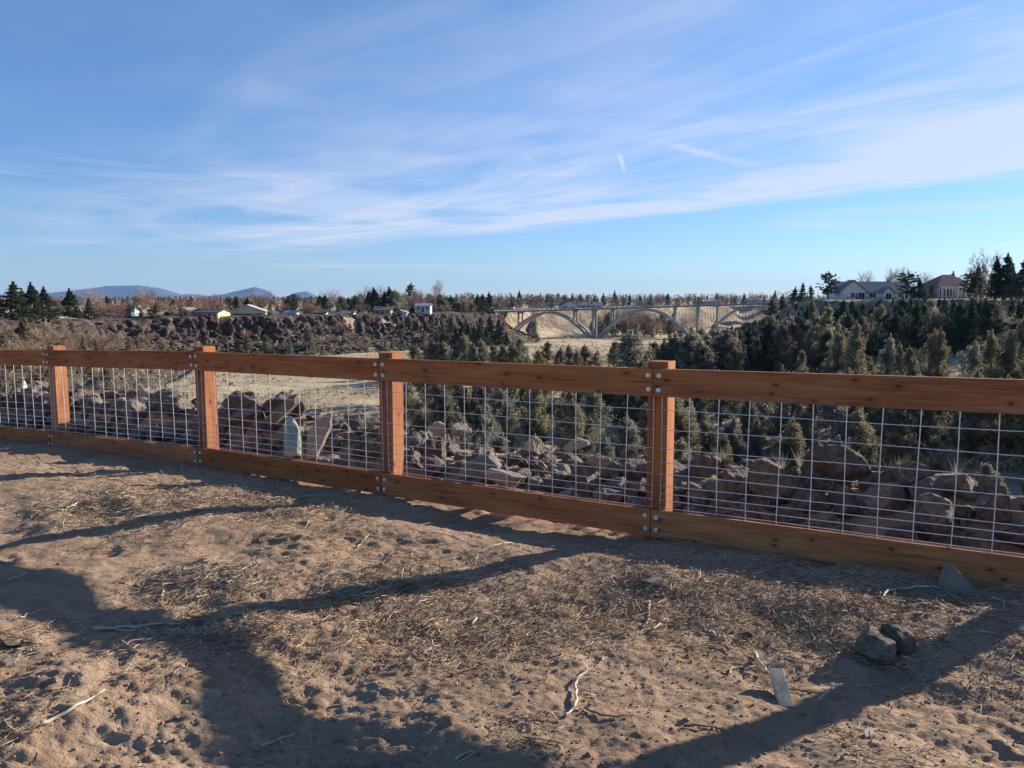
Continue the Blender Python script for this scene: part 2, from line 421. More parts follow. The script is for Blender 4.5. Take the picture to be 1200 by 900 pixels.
def height(x, y, detail=False, low=False):
    x = np.asarray(x, float); y = np.asarray(y, float)
    r = np.hypot(x, y)
    zf, s = far_h(x, y, low)
    zn = near_h(x, y, detail)
    t = (x-P4[0])*FN[0]+(y-P4[1])*FN[1]
    k = sst(r, 13, 30)*np.where(t < 0, 1, 0) + np.where(t < 0, 0, 1)*np.maximum(sst(r, 14, 30), sst(t, 1.0, 1.9))
    zn2 = zn*(1-k)+zf*k
    return zn2
def hz(x, y): return float(height(np.array([x]), np.array([y]), False)[0])

# ground meshes: polar rings round the camera foot, shared seam ring at 16 m
ang = np.concatenate([np.arange(-180, -46, 6.), np.arange(-46, 46, .22), np.arange(46, 179, 6.)])
ang = np.radians(ang); na = len(ang)
def ring_mesh(name, rs, mt, detail):
    rr, aa = np.meshgrid(rs, ang, indexing='ij')
    x = rr*np.sin(aa); y = rr*np.cos(aa); z = height(x, y, detail, True)
    v = np.stack([x, y, z], -1).reshape(-1, 3)
    i = np.arange(len(rs)-1)[:, None]*na; j = np.arange(na)[None, :]; j2 = (j+1) % na
    f = np.stack([i+j, i+j2, i+na+j2, i+na+j], -1).reshape(-1, 4)[:, ::-1]
    return link(name, mesh_np(name, v, f, mt, smooth=True))
def geo(a, b, q): 
    n = int(math.log(b/a)/q); return a*np.exp(np.linspace(0, math.log(b/a), n+1))
RN = np.concatenate([geo(.05, 1.8, .05), geo(1.8, 7.5, .0034)[1:], geo(7.5, 16, .008)[1:]])
tag(ring_mesh('ground', RN, M['dirt'], True), kind='structure')
RF = np.concatenate([geo(16, 700, .011), geo(700, 14000, .05)[1:]])
tag(ring_mesh('canyon_terrain', RF, M['terrain'], True), kind='structure')

# cliff ribbon along the opposite rim
def cliff():
    pts = POLY[4:17]
    seg = np.hypot(*(pts[1:]-pts[:-1]).T); L = np.concatenate([[0], np.cumsum(seg)])
    s = np.arange(0, L[-1], .4)
    cx = np.interp(s, L, pts[:,0]); cy = np.interp(s, L, pts[:,1])
    ker = np.ones(31)/31
    pad = lambda a: np.concatenate([np.full(15, a[0]), a, np.full(15, a[-1])])
    cx = np.convolve(pad(cx), ker, 'valid'); cy = np.convolve(pad(cy), ker, 'valid')
    tx = np.gradient(cx); ty = np.gradient(cy); n = np.hypot(tx, ty)
    nx, ny = ty/n, -tx/n                                         # inward (towards the canyon)
    # profile: w outward, drop fraction
    wv = np.array([-7,-4,-2,-.8,0,.4,.8,1.1,1.4,1.7,2.0,2.3,2.6,2.9,3.2,3.6,4.2,4.9,5.6,6.4,7.2,8,9,10,11,12,13,14,15,16,17,18,19,20,21,22,23,24,25,27,29])
    dv = np.interp(wv, [-7,0,.4,3.6,8,25,29], [-.05,.02,.06,.48,.62,1.0,1.06])
    ss, ww = np.meshgrid(np.arange(len(s)), wv, indexing='ij')
    dd = np.broadcast_to(dv, ss.shape)
    meander = 3*fbm2(s*.03, s*0, 61, 3)+3*fbm2(s*.12, s*0+4, 63, 3)
    x = cx[ss]+nx[ss]*(ww+meander[ss]); y = cy[ss]+ny[ss]*(ww+meander[ss])
    zr = zplat(cx, cy)[ss]+.25; zf = zfloor(cx+nx*28, cy+ny*28)[ss]-.6
    z = zr-(zr-zf)*dd
    P = np.stack([x, y, z], -1).reshape(-1, 3)
    am = (sst(ww, -1, 1.)*(1-sst(ww, 24, 29))).reshape(-1, 1)
    tal = sst(ww, 4, 12).reshape(-1, 1)
    f1, f2, c1 = worley3(P*np.array([.55,.55,.2]), 5)           # columns
    g1, g2, c2 = worley3(P*np.array([.62,.62,.7])+7, 15)        # talus blocks
    h1, h2, c3 = worley3(P*np.array([1.5,1.5,1.3])+3, 25)
    N = np.stack([nx[ss], ny[ss], 0*x+.35], -1).reshape(-1, 3)
    amp = (1-tal[:,0])*((c1-.4)*3.4-1.6*np.exp(-((f2-f1)/.09)**2)) + tal[:,0]*((c2-.45)*2.2+(.5-g1)*1.3-.9*np.exp(-((g2-g1)/.09)**2)) + (c3-.5)*.7
    P = P + N*(amp[:,None]*am)
    nw = len(wv)
    i = np.arange(len(s)-1)[:, None]*nw; j = np.arange(nw-1)[None, :]
    f = np.stack([i+j, i+j+1, i+nw+j+1, i+nw+j], -1).reshape(-1, 4)[:, ::-1]
    me = mesh_np('cliff', P, f, M['cliff'])
    at = me.attributes.new('talus', 'FLOAT', 'POINT'); at.data.foreach_set('value', tal[:,0].astype(np.float32))
    at = me.attributes.new('cell', 'FLOAT', 'POINT'); at.data.foreach_set('value', ((c1*(1-tal[:,0])+c2*tal[:,0])*.6+c3*.4).astype(np.float32))
    o = link('cliff', me); tag(o, kind='structure')
    return o
cliff()

# mountains on the horizon, 12 km away, real ridges with depth
def hills():
    prof = [(-60,346),(40,347),(62,345),(95,342),(130,339),(165,338),(190,341),(215,347),(228,346),(245,348),(262,347),(285,343),(300,340),(314,343),(328,350),(340,348),(350,345),(362,344),(374,349),(392,353),(1400,354)]
    px = np.linspace(-200, 420, 240); D0 = 11500.
    top = np.interp(px, [p[0] for p in prof], [p[1] for p in prof])
    rows = np.linspace(0, 1, 22)
    pp, kk = np.meshgrid(px, rows, indexing='ij')
    D = D0-2600+kk*4000
    prof_k = np.where(kk < .65, sst(kk, 0, .65), 1-sst(kk, .65, 1.)*1.)
    zt = EYE+(352-top)/F*D0*1.22
    z = -8+(zt[:,None]+8)*prof_k*(1+0*pp) + 40*fbm2(pp*.03, kk*5, 71, 4)*prof_k*(1-prof_k*.7)
    x = (pp-600)/F*D; y = D
    v = np.stack([x, y, z], -1).reshape(-1, 3); nw = len(rows)
    i = np.arange(len(px)-1)[:, None]*nw; j = np.arange(nw-1)[None, :]
    f = np.stack([i+j, i+nw+j, i+nw+j+1, i+j+1], -1).reshape(-1, 4)
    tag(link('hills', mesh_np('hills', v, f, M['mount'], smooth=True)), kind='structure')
hills()

# ------------------------------------------------------------------ fence
def make_fence():
    root = empty('fence', (P4[0], P4[1], 0))
    tag(root, 'low reddish brown stained timber fence with wire mesh panels along the canyon rim', 'fence')
    org = Vector((P4[0], P4[1], 0)); az = math.atan2(FD[1], FD[0])
    def place(o, p, rz=az, ry=0): o.location = p-org; o.rotation_euler = (0, ry, rz)
    for i, u in enumerate(UP):
        mb = MB(); h = ZB[i]+FH+.045+.45
        mb.box(0, h, -.07, .07, -.07, .07)                       # local x runs up the post (grain)
        o = mb.build('post', M['wood'], root, bevel=.004)
        o.location = fpt(u, .072, -.45)-org; o.rotation_euler = (Matrix.Rotation(az+R(random.uniform(-.6,.6)), 3, 'Z') @ Matrix.Rotation(-math.pi/2+R(random.uniform(-.5,.5)), 3, 'Y')).to_euler()
    Ju = [u-.02 for u in UP]
    Ju = [Ju[0]-2.4]+Ju+[Ju[-1]+2.4]; Z = [ZB[0]-.07]+ZB+[ZB[-1]+.03]
    for i in range(len(Ju)-1):
        if i == 0 : continue
        u0, u1, z0, z1 = Ju[i], Ju[i+1], Z[i], Z[i+1]
        if i == len(Ju)-2: continue
        L = math.hypot(u1-u0, z1-z0)-.005; sl = math.atan2(z1-z0, u1-u0)
        for kind, dz in (('top_rail', FH-.092), ('bottom_rail', .092)):
            mb = MB()
            n = 14; hh = .092; th = .019; vs = []; fs = []
            bow = random.uniform(-.004, .004)
            mb2 = MB(); mb2.box(-L/2, L/2, -th, th, -hh, hh)
            o = mb2.build(kind, M['wood'], root, bevel=.004)
            jz = random.uniform(-.004, .004)
            c = fpt((u0+u1)/2, -.027, (z0+z1)/2+dz+jz)
            o.location = c-org; o.rotation_euler = (Matrix.Rotation(az, 3, 'Z') @ Matrix.Rotation(-sl, 3, 'Y')).to_euler()
            for sx in (-1, 1):
                for sz in (-1, 1):
                    b = MB(); bx = sx*(L/2-.034+random.uniform(-.004,.004)); bz = sz*.044+random.uniform(-.005,.005)
                    b.tube([(bx,-th,bz),(bx,-th-.003,bz)], [.0155,.0150], 14)
                    b.tube([(bx,-th-.003,bz),(bx,-th-.007,bz),(bx,-th-.010,bz)], [.0105,.0095,.005], 8)
                    b.build('bolt', M['bolt'], o)
        # mesh panel held between rails and posts
        w = MB(); a, e = u0+.02+.03, u1+.02-.03
        hs = [.008,.058,.11,.162,.238,.314,.414,.54,.668,.80]
        zl = lambda u: z0+(z1-z0)*(u-u0)/(u1-u0)+.184
        nv = max(2, round((e-a)/.192))
        us = np.linspace(a, e, nv+1)
        for k, h in enumerate(hs):
            pts = [fpt(u, -.0045+(.001 if k % 2 else 0), zl(u)+h+.0035*math.sin(u*2.6+k*1.7))-org for u in np.linspace(a-.01, e+.01, 14)]
            w.tube(pts, .0024, 6)
        for u in us:
            pts = [fpt(u+.004*math.sin(q*4+u*7), -.0025, zl(u)+q)-org for q in np.linspace(-.06, .86, 8)]
            w.tube(pts, .0028, 6)
        w.build('wire_panel', M['steel'], root, smooth=True)
make_fence()

# ------------------------------------------------------------------ rocks
ORD = ['first','second','third','fourth','fifth','sixth','seventh','eighth','ninth','tenth','eleventh','twelfth','thirteenth','fourteenth','fifteenth','sixteenth','seventeenth','eighteenth','nineteenth','twentieth']
def ordinal(i):
    if i < 20: return ORD[i]
    tens = ['twenty','thirty','forty','fifty','sixty','seventy','eighty','ninety']
    t, o = divmod(min(i, 97)+1, 10)
    if o == 0: return ['twentieth','thirtieth','fortieth','fiftieth','sixtieth','seventieth','eightieth','ninetieth'][t-2]
    return tens[t-2]+' '+ORD[o-1]
POSTN = ['a','b']
PANEL = ['behind the leftmost panel','behind the second panel','behind the third panel','behind the fourth panel','behind the rightmost panel']
def panel_of(px):
    for i, b in enumerate([64, 238, 453, 769]):
        if px < b: return i
    return 4

def rock_mesh(seed, cuts=14, rough=.05, sub=3):
    r = np.random.default_rng(seed)
    bm = bmesh.new(); bmesh.ops.create_icosphere(bm, subdivisions=sub, radius=1)
    v = np.array([q.co[:] for q in bm.verts])
    for _ in range(cuts):
        n = r.normal(size=3); n /= np.linalg.norm(n); d = r.uniform(.42, .78)
        k = v@n; over = np.clip(k-d, 0, None); v = v-over[:,None]*n*.96
    ln = np.linalg.norm(v, axis=1)
    nn = fbm2(v[:,0]*2.3+seed, v[:,1]*2.3+v[:,2]*1.7, seed, 4)*rough*2 + fbm2(v[:,0]*7+v[:,2]*5, v[:,1]*7-v[:,2]*4, seed+3, 3)*rough*.7
    v = v*(1+nn[:,None])
    for q, c in zip(bm.verts, v): q.co = c
    me = bpy.data.meshes.new('rock'); bm.to_mesh(me); bm.free()
    for p in me.polygons: p.use_smooth = False
    return me
RV = [rock_mesh(100+i, 15+(i % 5), .12, 4) for i in range(14)]
RVm = {}
def rock(name, k, mt, loc, size, rot=None, parent=None):
    key = (k, mt)
    if key not in RVm:
        me = RV[k].copy(); me.materials.append(M[mt]); RVm[key] = me
    o = link(name, RVm[key], parent, loc)
    o.scale = size
    o.rotation_euler = rot if rot else (random.uniform(0,6.3), random.uniform(0,6.3), random.uniform(0,6.3))
    return o

rocks = []      # (object, row)
def pile():
    u = -10.3
    rows = [('bottom', .52, .10, .20), ('middle', .80, .12, .20), ('top', 1.10, .16, .21), ('top', 1.42, .06, .22)]
    for ri, (rn, t0, lift, base) in enumerate(rows):
        u = -10.6+random.random()*.2
        while u < (3.4+ri*.45):
            big = np.interp(u, [-10,-5,-2.6,-.4,.3,3.4], [1.4,1.35,1.12,1.0,1.05,1.15])
            r = random.uniform(.085, .165)*big
            if random.random() < .22: r *= .6
            u += r*.84
            t = t0+random.uniform(-.08,.08)
            p = fpt(u, t, 0); zg = hz(p.x, p.y)
            p.z = zg + r*random.uniform(.25,.6)
            mt = 'rock' if random.random() < .86 else 'rock_grey'
            o = rock('boulder', random.randrange(14), mt, p, (r*random.uniform(1.,1.45), r*random.uniform(.85,1.15), r*random.uniform(.7,1.05)),
                     (random.uniform(-.5,.5), random.uniform(-.5,.5), random.uniform(0,6.3)))
            rocks.append((o, rn)); u += r*.84
    # small stones filling the front of the pile
    for _ in range(150):
        u = random.uniform(-10, 3.0); t = random.uniform(.26, 1.0); p = fpt(u, t, 0); r = random.uniform(.035,.09)
        p.z = hz(p.x, p.y)+r*.4
        o = rock('stone', random.randrange(14), random.choice(['rock','rock','rock_grey']), p, (r*1.3, r, r*.8))
        rocks.append((o, 'small'))
pile(); print('rocks', len(rocks))
SPECIAL = []
def slab(name, mt, px, py, D, w, h, th, tilt, yaw, label, cat='rock', seed=None, cuts=9):
    """angular slab standing in the pile; px,py is its centre"""
    me = rock_mesh(seed or int(px), cuts+3, .09, 4); me.materials.append(M[mt])
    o = link(name, me, None, pt(px, py, D)); o.scale = (w/1.5, th/1.3, h/1.5)
    o.rotation_euler = (R(-8), R(tilt), R(yaw)); tag(o, label, cat)
    SPECIAL.append(o); return o
def outline_rock(name, mt, D, pts, th, label, lean=0):
    """angular stone: front outline as seen, given real thickness and a chipped surface"""
    org = pt(*pts[0], D); bm = bmesh.new(); vs = []
    c = sum((pt(*q, D) for q in pts), Vector())/len(pts)
    r = random.Random(len(label))
    for k, (dy, sh) in enumerate(((0,1.),(.35*th,1.12),(th,.9))):
        for q in pts:
            p = pt(*q, D); v = c+(p-c)*(sh if k else .88); v += Vector((r.uniform(-.01,.01), dy+lean*(p.z-org.z), r.uniform(-.01,.01))); bm.verts.new(v-org)
    bmesh.ops.convex_hull(bm, input=bm.verts[:]); bmesh.ops.delete(bm, geom=[v for v in bm.verts if not v.link_faces], context='VERTS')
    bmesh.ops.subdivide_edges(bm, edges=bm.edges[:], cuts=5, use_grid_fill=True)
    for v in bm.verts:
        n = fbm2(np.array([v.co.x*14+v.co.y*9]), np.array([v.co.z*14-v.co.y*11]), len(label), 4)[0]; v.co += (v.co-(c-org))*(n*.16)
    bmesh.ops.recalc_face_normals(bm, faces=bm.faces)
    me = bpy.data.meshes.new(name); bm.to_mesh(me); bm.free(); me.materials.append(M[mt])
    tag(link(name, me, None, org), label, 'rock')
outline_rock('stone_slab','rock_green', 7.1, [(333,533),(332,500),(337,492),(341,493),(349,504),(350,533)], .07, 'pale green upright stone slab in the rubble behind the fence', .1)
outline_rock('stone_slab','rock_pale', 7.05, [(360,536),(361,508),(366,497),(377,491),(386,488),(386,500),(377,516),(371,536)], .09, 'tall tan upright stone slab leaning right of the pale green slab', .15)
outline_rock('stone_slab','rock', 7.7, [(308,496),(322,482),(338,466),(347,464),(346,474),(334,486),(322,498)], .14, 'brown slab leaning up to the right above the pale green slab')
outline_rock('boulder','rock_grey', 6.2, [(540,560),(545,548),(560,541),(573,534),(583,544),(585,550),(572,562)], .25, 'angular grey boulder with a pointed top just above the bottom rail, right of third post')
slab('stone','rock_grey', 592, 562, 6.15, .30,.14,.2, 14, 15, 'flat grey stone low down beside the pointed grey boulder')
slab('stone','rock_pale', 512, 503, 7.3, .15,.11,.11, 0, 0, 'small sunlit buff stone on top of the pile, left of a larger round one')
slab('stone','rock_pale', 541, 506, 7.25, .21,.15,.14, 15, 30, 'round sunlit buff stone on top of the pile, left of the pale branch')
slab('stone','rock_pale', 627, 523, 6.9, .15,.17,.12, 30, 30, 'small pointed sunlit stone perched on the pile right of the pale branch')
slab('stone','rock_pale', 700, 539, 6.35, .20,.13,.14, 8, -10, 'bright sunlit stone on the pile just left of the fourth post')
slab('stone','rock_pale', 673, 523, 6.8, .20,.10,.14, -10, 10, 'pale rubbly stone on the pile crest between two sunlit stones')
slab('stone_slab','rock_pale', 170, 464, 9.7, .22,.20,.06, 35, -15, 'thin buff slab standing on the pile between the first two full posts')
slab('boulder','rock', 912, 563, 5.5, .33,.28,.27, 5, 10, 'rounded reddish boulder in the middle of the pile behind the wide panel')
slab('boulder','rock', 983, 547, 5.5, .36,.22,.24, 28, 10, 'long reddish boulder sloping down to the right on top of the pile')
slab('boulder','rock', 1063, 558, 5.35, .38,.28,.25, 5, 10, 'dark brown boulder with a sunlit right edge on the crest of the pile')
slab('boulder','rock', 1120, 568, 5.2, .40,.22,.24, 14, 10, 'wide dark boulder capped with dry weeds near the right edge')
slab('boulder','rock', 1096, 607, 4.85, .29,.24,.24, 4, 10, 'squarish tan brown boulder low behind the bottom rail at right')
bpy.context.view_layer.update()
def label_rocks():
    zones = {}
    for o, rn in rocks:
        px, py, D = proj(o.location)
        zones.setdefault((panel_of(px), rn, px < -20 or px > 1220), []).append((px, o))
    desc = {'bottom':'brown boulder low in the pile','middle':'brown boulder halfway up the pile','top':'brown boulder on the pile crest','small':'small dark stone at the pile foot'}
    for (pn, rn, off), L in zones.items():
        L.sort(key=lambda q: q[0])
        for i, (px, o) in enumerate(L):
            where = PANEL[pn]
            d = desc[rn]
            if RV and o.data.materials[0] is M['rock_grey']: d = d.replace('brown','grey').replace('dark stone','grey stone')
            if off: where = 'past the %s edge' % ('left' if px < 0 else 'right')
            tag(o, '%s %s, %s from left' % (d, where, ordinal(i)), 'rock', 'rocks piled behind the fence')
label_rocks()

def ground_px(px, py):
    """world point on the dirt seen at photo pixel"""
    o = Vector((0,0,EYE)); d = (pt(px,py,1)-o)
    D = np.linspace(2., 11., 900)
    x = o.x+d.x*D; y = o.y+d.y*D; z = o.z+d.z*D
    hit = z <= near_h(x, y)
    k = int(np.argmax(hit)) if hit.any() else 899
    return o+d*float(D[k])
# loose rocks and bits on the dirt
def ground_rock(name, mt, px, py, sz, rot, label, cat, seed, cuts=9, sink=.3):
    p = ground_px(px, py); me = rock_mesh(seed, cuts, .05, 3); me.materials.append(M[mt])
    o = link(name, me, None, (p.x, p.y, p.z+sz[2]*(1-sink)*.6)); o.scale = sz; o.rotation_euler = tuple(R(a) for a in rot)
    tag(o, label, cat)
def wedge_rock():
    p = ground_px(1116, 692)
    me = bpy.data.meshes.new('rock'); bm = bmesh.new()
    for c in [(-.085,-.05,-.05),(.02,-.085,-.05),(.12,-.03,-.04),(.10,.05,-.05),(-.07,.05,-.05),(-.055,-.01,.085),(-.035,.005,.125),(-.015,-.012,.115),(.055,-.02,.045),(.03,.035,.07),(.10,-.01,.01)]: bm.verts.new(c)
    bmesh.ops.convex_hull(bm, input=bm.verts[:]); bmesh.ops.subdivide_edges(bm, edges=bm.edges[:], cuts=4, use_grid_fill=True)
    for v in bm.verts:
        c = v.co; n = fbm2(np.array([c.x*22+c.z*9]), np.array([c.y*22+c.z*16]), 8, 4)[0]; v.co = c*(1+n*.13)
    bmesh.ops.recalc_face_normals(bm, faces=bm.faces); bm.to_mesh(me); bm.free(); me.materials.append(M['rock_grey'])
    o = link('rock', me, None, p+Vector((0,0,.03))); o.rotation_euler = (0,0,R(-20)); tag(o, 'triangular grey rock leaning on the bottom rail at the right', 'rock')
wedge_rock()
ground_rock('rock','rock', 1026, 764, (.15,.12,.085), (0,12,40), 'lumpy brown rock half buried in the shaded dirt at right', 'rock', 532, 11)
ground_rock('rock','rock', 1047, 757, (.10,.09,.07), (20,0,10), 'smaller rock touching the back of the lumpy half buried rock', 'rock', 543, 9)
ground_rock('flat_stone','rock_grey', 772, 684, (.105,.045,.018), (8,6,-18), 'flat pale grey stone lying on lit dirt below the fourth post', 'stone', 504, 8)
ground_rock('stone','rock_pale', 315, 604, (.028,.02,.018), (0,0,0), 'small buff stone on shaded dirt below the second panel', 'stone', 505)
ground_rock('stone','rock', 472, 692, (.035,.03,.03), (0,0,0), 'brown clod like stone beside the long post shadow at centre', 'stone', 506)
ground_rock('stone','rock', 875, 748, (.03,.03,.025), (0,0,0), 'small reddish stone left of the half buried rock', 'stone', 507)
ground_rock('flat_stone','rock_pale', 18, 776, (.06,.05,.014), (0,0,0), 'flat buff stone at the left edge of the dirt', 'stone', 508)
ground_rock('stone','rock', 12, 757, (.05,.03,.022), (0,0,0), 'brown stone in shade at the left edge above the flat buff one', 'stone', 509)
ground_rock('stone','rock_pale', 207, 842, (.014,.01,.008), (0,0,0), 'tiny white pebble in the shadow edge at lower left', 'pebble', 510)
ground_rock('paper_scrap','rock_pale', 1193, 790, (.03,.025,.008), (10,8,0), 'crumpled whitish scrap on the dirt at the right edge', 'litter', 511)
ground_rock('stone','rock_grey', 970, 655, (.035,.02,.018), (0,0,0), 'small dark stone at the foot of the bottom rail, right side', 'stone', 512)
def offcut():
    p = ground_px(915, 815)
    mb = MB(); mb.box(-.028,.028,-.095,.095,0,.034)
    o = mb.build('wood_offcut', M['offcut'], None, bevel=.002)
    o.location = (p.x, p.y, p.z+.012); o.rotation_euler = (R(22), R(-3), R(-6))
    tag(o, 'short pale lumber offcut lying on shaded dirt at lower right', 'wood block')
offcut()
def chip(px, py, L, w, yaw, label, mt='stick'):
    p = ground_px(px, py); mb = MB()
    a = [(-L/2,-w*.2,0),(-L*.2,-w/2,0),(L/2,-w*.15,0),(L*.45,w*.3,0),(-L*.1,w/2,0)]
    mb.add([(x,y,0) for x,y,z in a]+[(x,y,w*.18) for x,y,z in a], [(4,3,2,1,0),(5,6,7,8,9)]+[(i,(i+1)%5,5+(i+1)%5,5+i) for i in range(5)])
    o = mb.build('wood_chip', M[mt]); o.location = (p.x,p.y,p.z+.006); o.rotation_euler = (R(6),R(-4),R(yaw)); tag(o, label, 'wood chip')
chip(172, 605, .22, .035, 12, 'long pale splinter of wood on lit dirt below the first panel')
chip(656, 860-5, .05, .02, 30, 'pale bark chip on shaded dirt at the bottom centre')
chip(1018, 861, .07, .03, 40, 'curled pale bark chip on lit dirt at lower right')
chip(1155, 742, .09, .016, -35, 'narrow grey wood chip on dirt near the right edge')
chip(930, 738, .06, .03, 10, 'pale fragment of wood in litter left of the half buried rock')

def twig(pxs, rad, label, mt='stick', name='twig', forks=(), lift=.009, arch=0):
    rad *= 1.2
    mb = MB(); pts = []
    n = len(pxs)
    base = [ground_px(*q) for q in pxs]
    # resample smooth
    P = []
    for i in range(n-1):
        for k in range(4):
            t = k/4; p0 = base[max(i-1,0)]; p1 = base[i]; p2 = base[i+1]; p3 = base[min(i+2,n-1)]
            q = .5*((2*p1)+(-p0+p2)*t+(2*p0-5*p1+4*p2-p3)*t*t+(-p0+3*p1-3*p2+p3)*t**3)
            P.append(q)
    P.append(base[-1])
    for i, q in enumerate(P):
        g = near_h(np.array([q.x]), np.array([q.y]))[0]
        q.x += random.uniform(-.005,.005); q.y += random.uniform(-.006,.006)
        q.z = max(g, q.z-.02)+rad*.4+lift*.5+arch*math.sin(math.pi*i/(len(P)-1))+random.uniform(0,.003)
    rr = [rad*(1-.6*i/(len(P)-1)) for i in range(len(P))]
    org = P[0].copy()
    mb.tube([p-org for p in P], rr, 6)
    for (i, dpx) in forks:
        j = min(len(P)-1, i*4); a = P[j]; e = ground_px(*dpx); e.z += rad+arch*.5
        mid = (a+e)/2; mid.z += .012
        mb.tube([a-org, mid-org, e-org], [rr[j]*.8, rr[j]*.6, rr[j]*.3], 5)
    o = mb.build(name, M[mt], None, org, smooth=True); tag(o, label, name)
twig([(112,741),(160,737),(219,729)], .007, 'thick pale stick in shade at left centre', name='stick')
twig([(108,737),(150,742),(158,741)], .004, 'thin grey stick beside the thick one in shade at left')
twig([(46,851),(70,842),(95,830),(122,814)], .007, 'long straight pale stick on lit dirt at lower left', name='stick')
twig([(24,725),(40,720),(57,716)], .004, 'short pale straw stick in shade at far left')
twig([(12,681),(22,677),(33,673)], .004, 'short pale twig at the edge of shade, far left')
twig([(66,600),(80,596),(92,590),(103,582)], .006, 'pale curved twig on lit dirt below the far left post', mt='stick')
twig([(0,598),(12,597),(22,596)], .005, 'pale stick end entering at the left edge')
twig([(18,622),(40,619),(72,611)], .004, 'thin pale stick just above the long left shadow')
twig([(238,681),(250,675),(275,671),(290,666),(300,660)], .005, 'curved tan twig on lit dirt at left centre')
twig([(191,694),(190,702),(190,711)], .004, 'small upright looking pale twig in litter clump at left')
twig([(556,665),(560,655),(566,650),(590,640),(601,638)][::-1], .004, 'curly twig crossing the long centre shadow', arch=.02)
twig([(412,700),(430,697),(450,690),(470,681),(500,679),(540,676)], .004, 'long thin twig lying along the centre shadow', mt='stick', forks=((3,(474,664)),(4,(552,666))))
twig([(486,712),(497,706),(510,700)], .004, 'short straight pale twig above the centre litter')
twig([(495,770),(508,760),(520,757),(529,754)], .005, 'forked pale twig at the left of the centre litter clump', forks=((1,(505,750)),))
twig([(553,735),(562,727),(580,728),(587,733)], .005, 'bent tan twig on top of the centre litter clump', arch=.02)
twig([(672,832),(676,820),(675,808),(682,795),(688,786)], .006, 'pale crooked forked branch on dirt below centre right', name='branch', forks=((1,(698,818)),(3,(670,806))), arch=.01)
twig([(662,842),(670,836),(682,833)], .005, 'short pale twig just under the crooked forked branch')
twig([(686,832),(705,840),(728,842),(745,839)], .004, 'dark thin twig right of the crooked forked branch', mt='stick_dark')
twig([(684,760),(692,757),(702,749)], .004, 'pale short twig left of the bare mound at centre right')
twig([(631,751),(640,747),(652,741)], .004, 'thin pale twig right of the centre litter clump')
twig([(670,740),(690,738),(706,733)], .004, 'brown twig lying level right of centre', mt='stick_dark')
twig([(761,705),(760,722),(758,732),(752,738)], .006, 'curved light twig right of centre below the flat stone', name='twig')
twig([(766,740),(773,733),(775,728)], .005, 'small dark and pale forked twig below the flat stone', forks=((1,(783,726)),))
twig([(885,768),(888,780),(895,790),(904,798)], .006, 'pale curved twig just above the lumber offcut', arch=.02)
twig([(960,821),(967,819),(975,810),(987,804)], .004, 'thin hooked twig right of the lumber offcut', arch=.01)
twig([(924,810),(940,812),(965,815)], .004, 'thin brown twig running right from the offcut', mt='stick_dark')
twig([(855,792),(860,786),(884,784)], .004, 'short pale twig left of the offcut')
twig([(1037,706),(1038,698),(1060,694),(1090,691),(1112,692)], .006, 'long bent pale twig in front of the triangular rock', arch=.008)
twig([(1164,702),(1172,705),(1176,714)], .005, 'hooked pale twig near the right edge')
twig([(832,740),(840,748),(850,752),(858,765)], .006, 'forked pale twig left of the half buried rock', forks=((2,(861,748)),))
twig([(980,678),(1000,674),(1010,672)], .004, 'pale twig below the bottom rail at right')
twig([(213,553),(214,545),(217,538)][::-1], .005, 'pale twig propped against the bottom rail below the second post', arch=.02)
twig([(0,753),(20,756),(40,757),(50,756)], .004, 'dark thin twig near the left edge above the lit corner', mt='stick_dark')
twig([(308,878),(325,870),(345,863)], .004, 'pale forked twig at the bottom left of centre', forks=((1,(333,877)),))
twig([(534,893),(545,886),(556,886)], .005, 'curled pale twig in shade at the bottom centre')
twig([(418,683-40),(425,636),(432,628)], .004, 'tiny pale twig above the long shadow left of centre')
twig([(800,853),(830,855),(848,854)], .004, 'dark straight twig in shade left of the offcut', mt='stick_dark')

# branch caught in the rubble behind the fence
def rub_branch():
    org = pt(566, 530, 7.0); mb = MB()
    A = [pt(x,y,6.9) for x,y in [(566,530),(572,515),(577,503),(578,492),(574,482)]]
    B = [pt(x,y,6.9) for x,y in [(575,504),(585,512),(598,518)]]; C = [pt(x,y,6.95) for x,y in [(571,515),(567,505),(565,496)]]
    E = [pt(x,y,6.9) for x,y in [(550,515),(556,508),(561,503)]]
    for L, r in ((A,.007),(B,.006),(C,.004),(E,.005)):
        mb.tube([p-org for p in L], [r*(1-.15*i) for i in range(len(L))], 6)
    o = mb.build('branch', M['twig_grey'], None, org, smooth=True); tag(o, 'bleached curved branch sticking up from the rubble behind the fence centre', 'branch')
rub_branch()

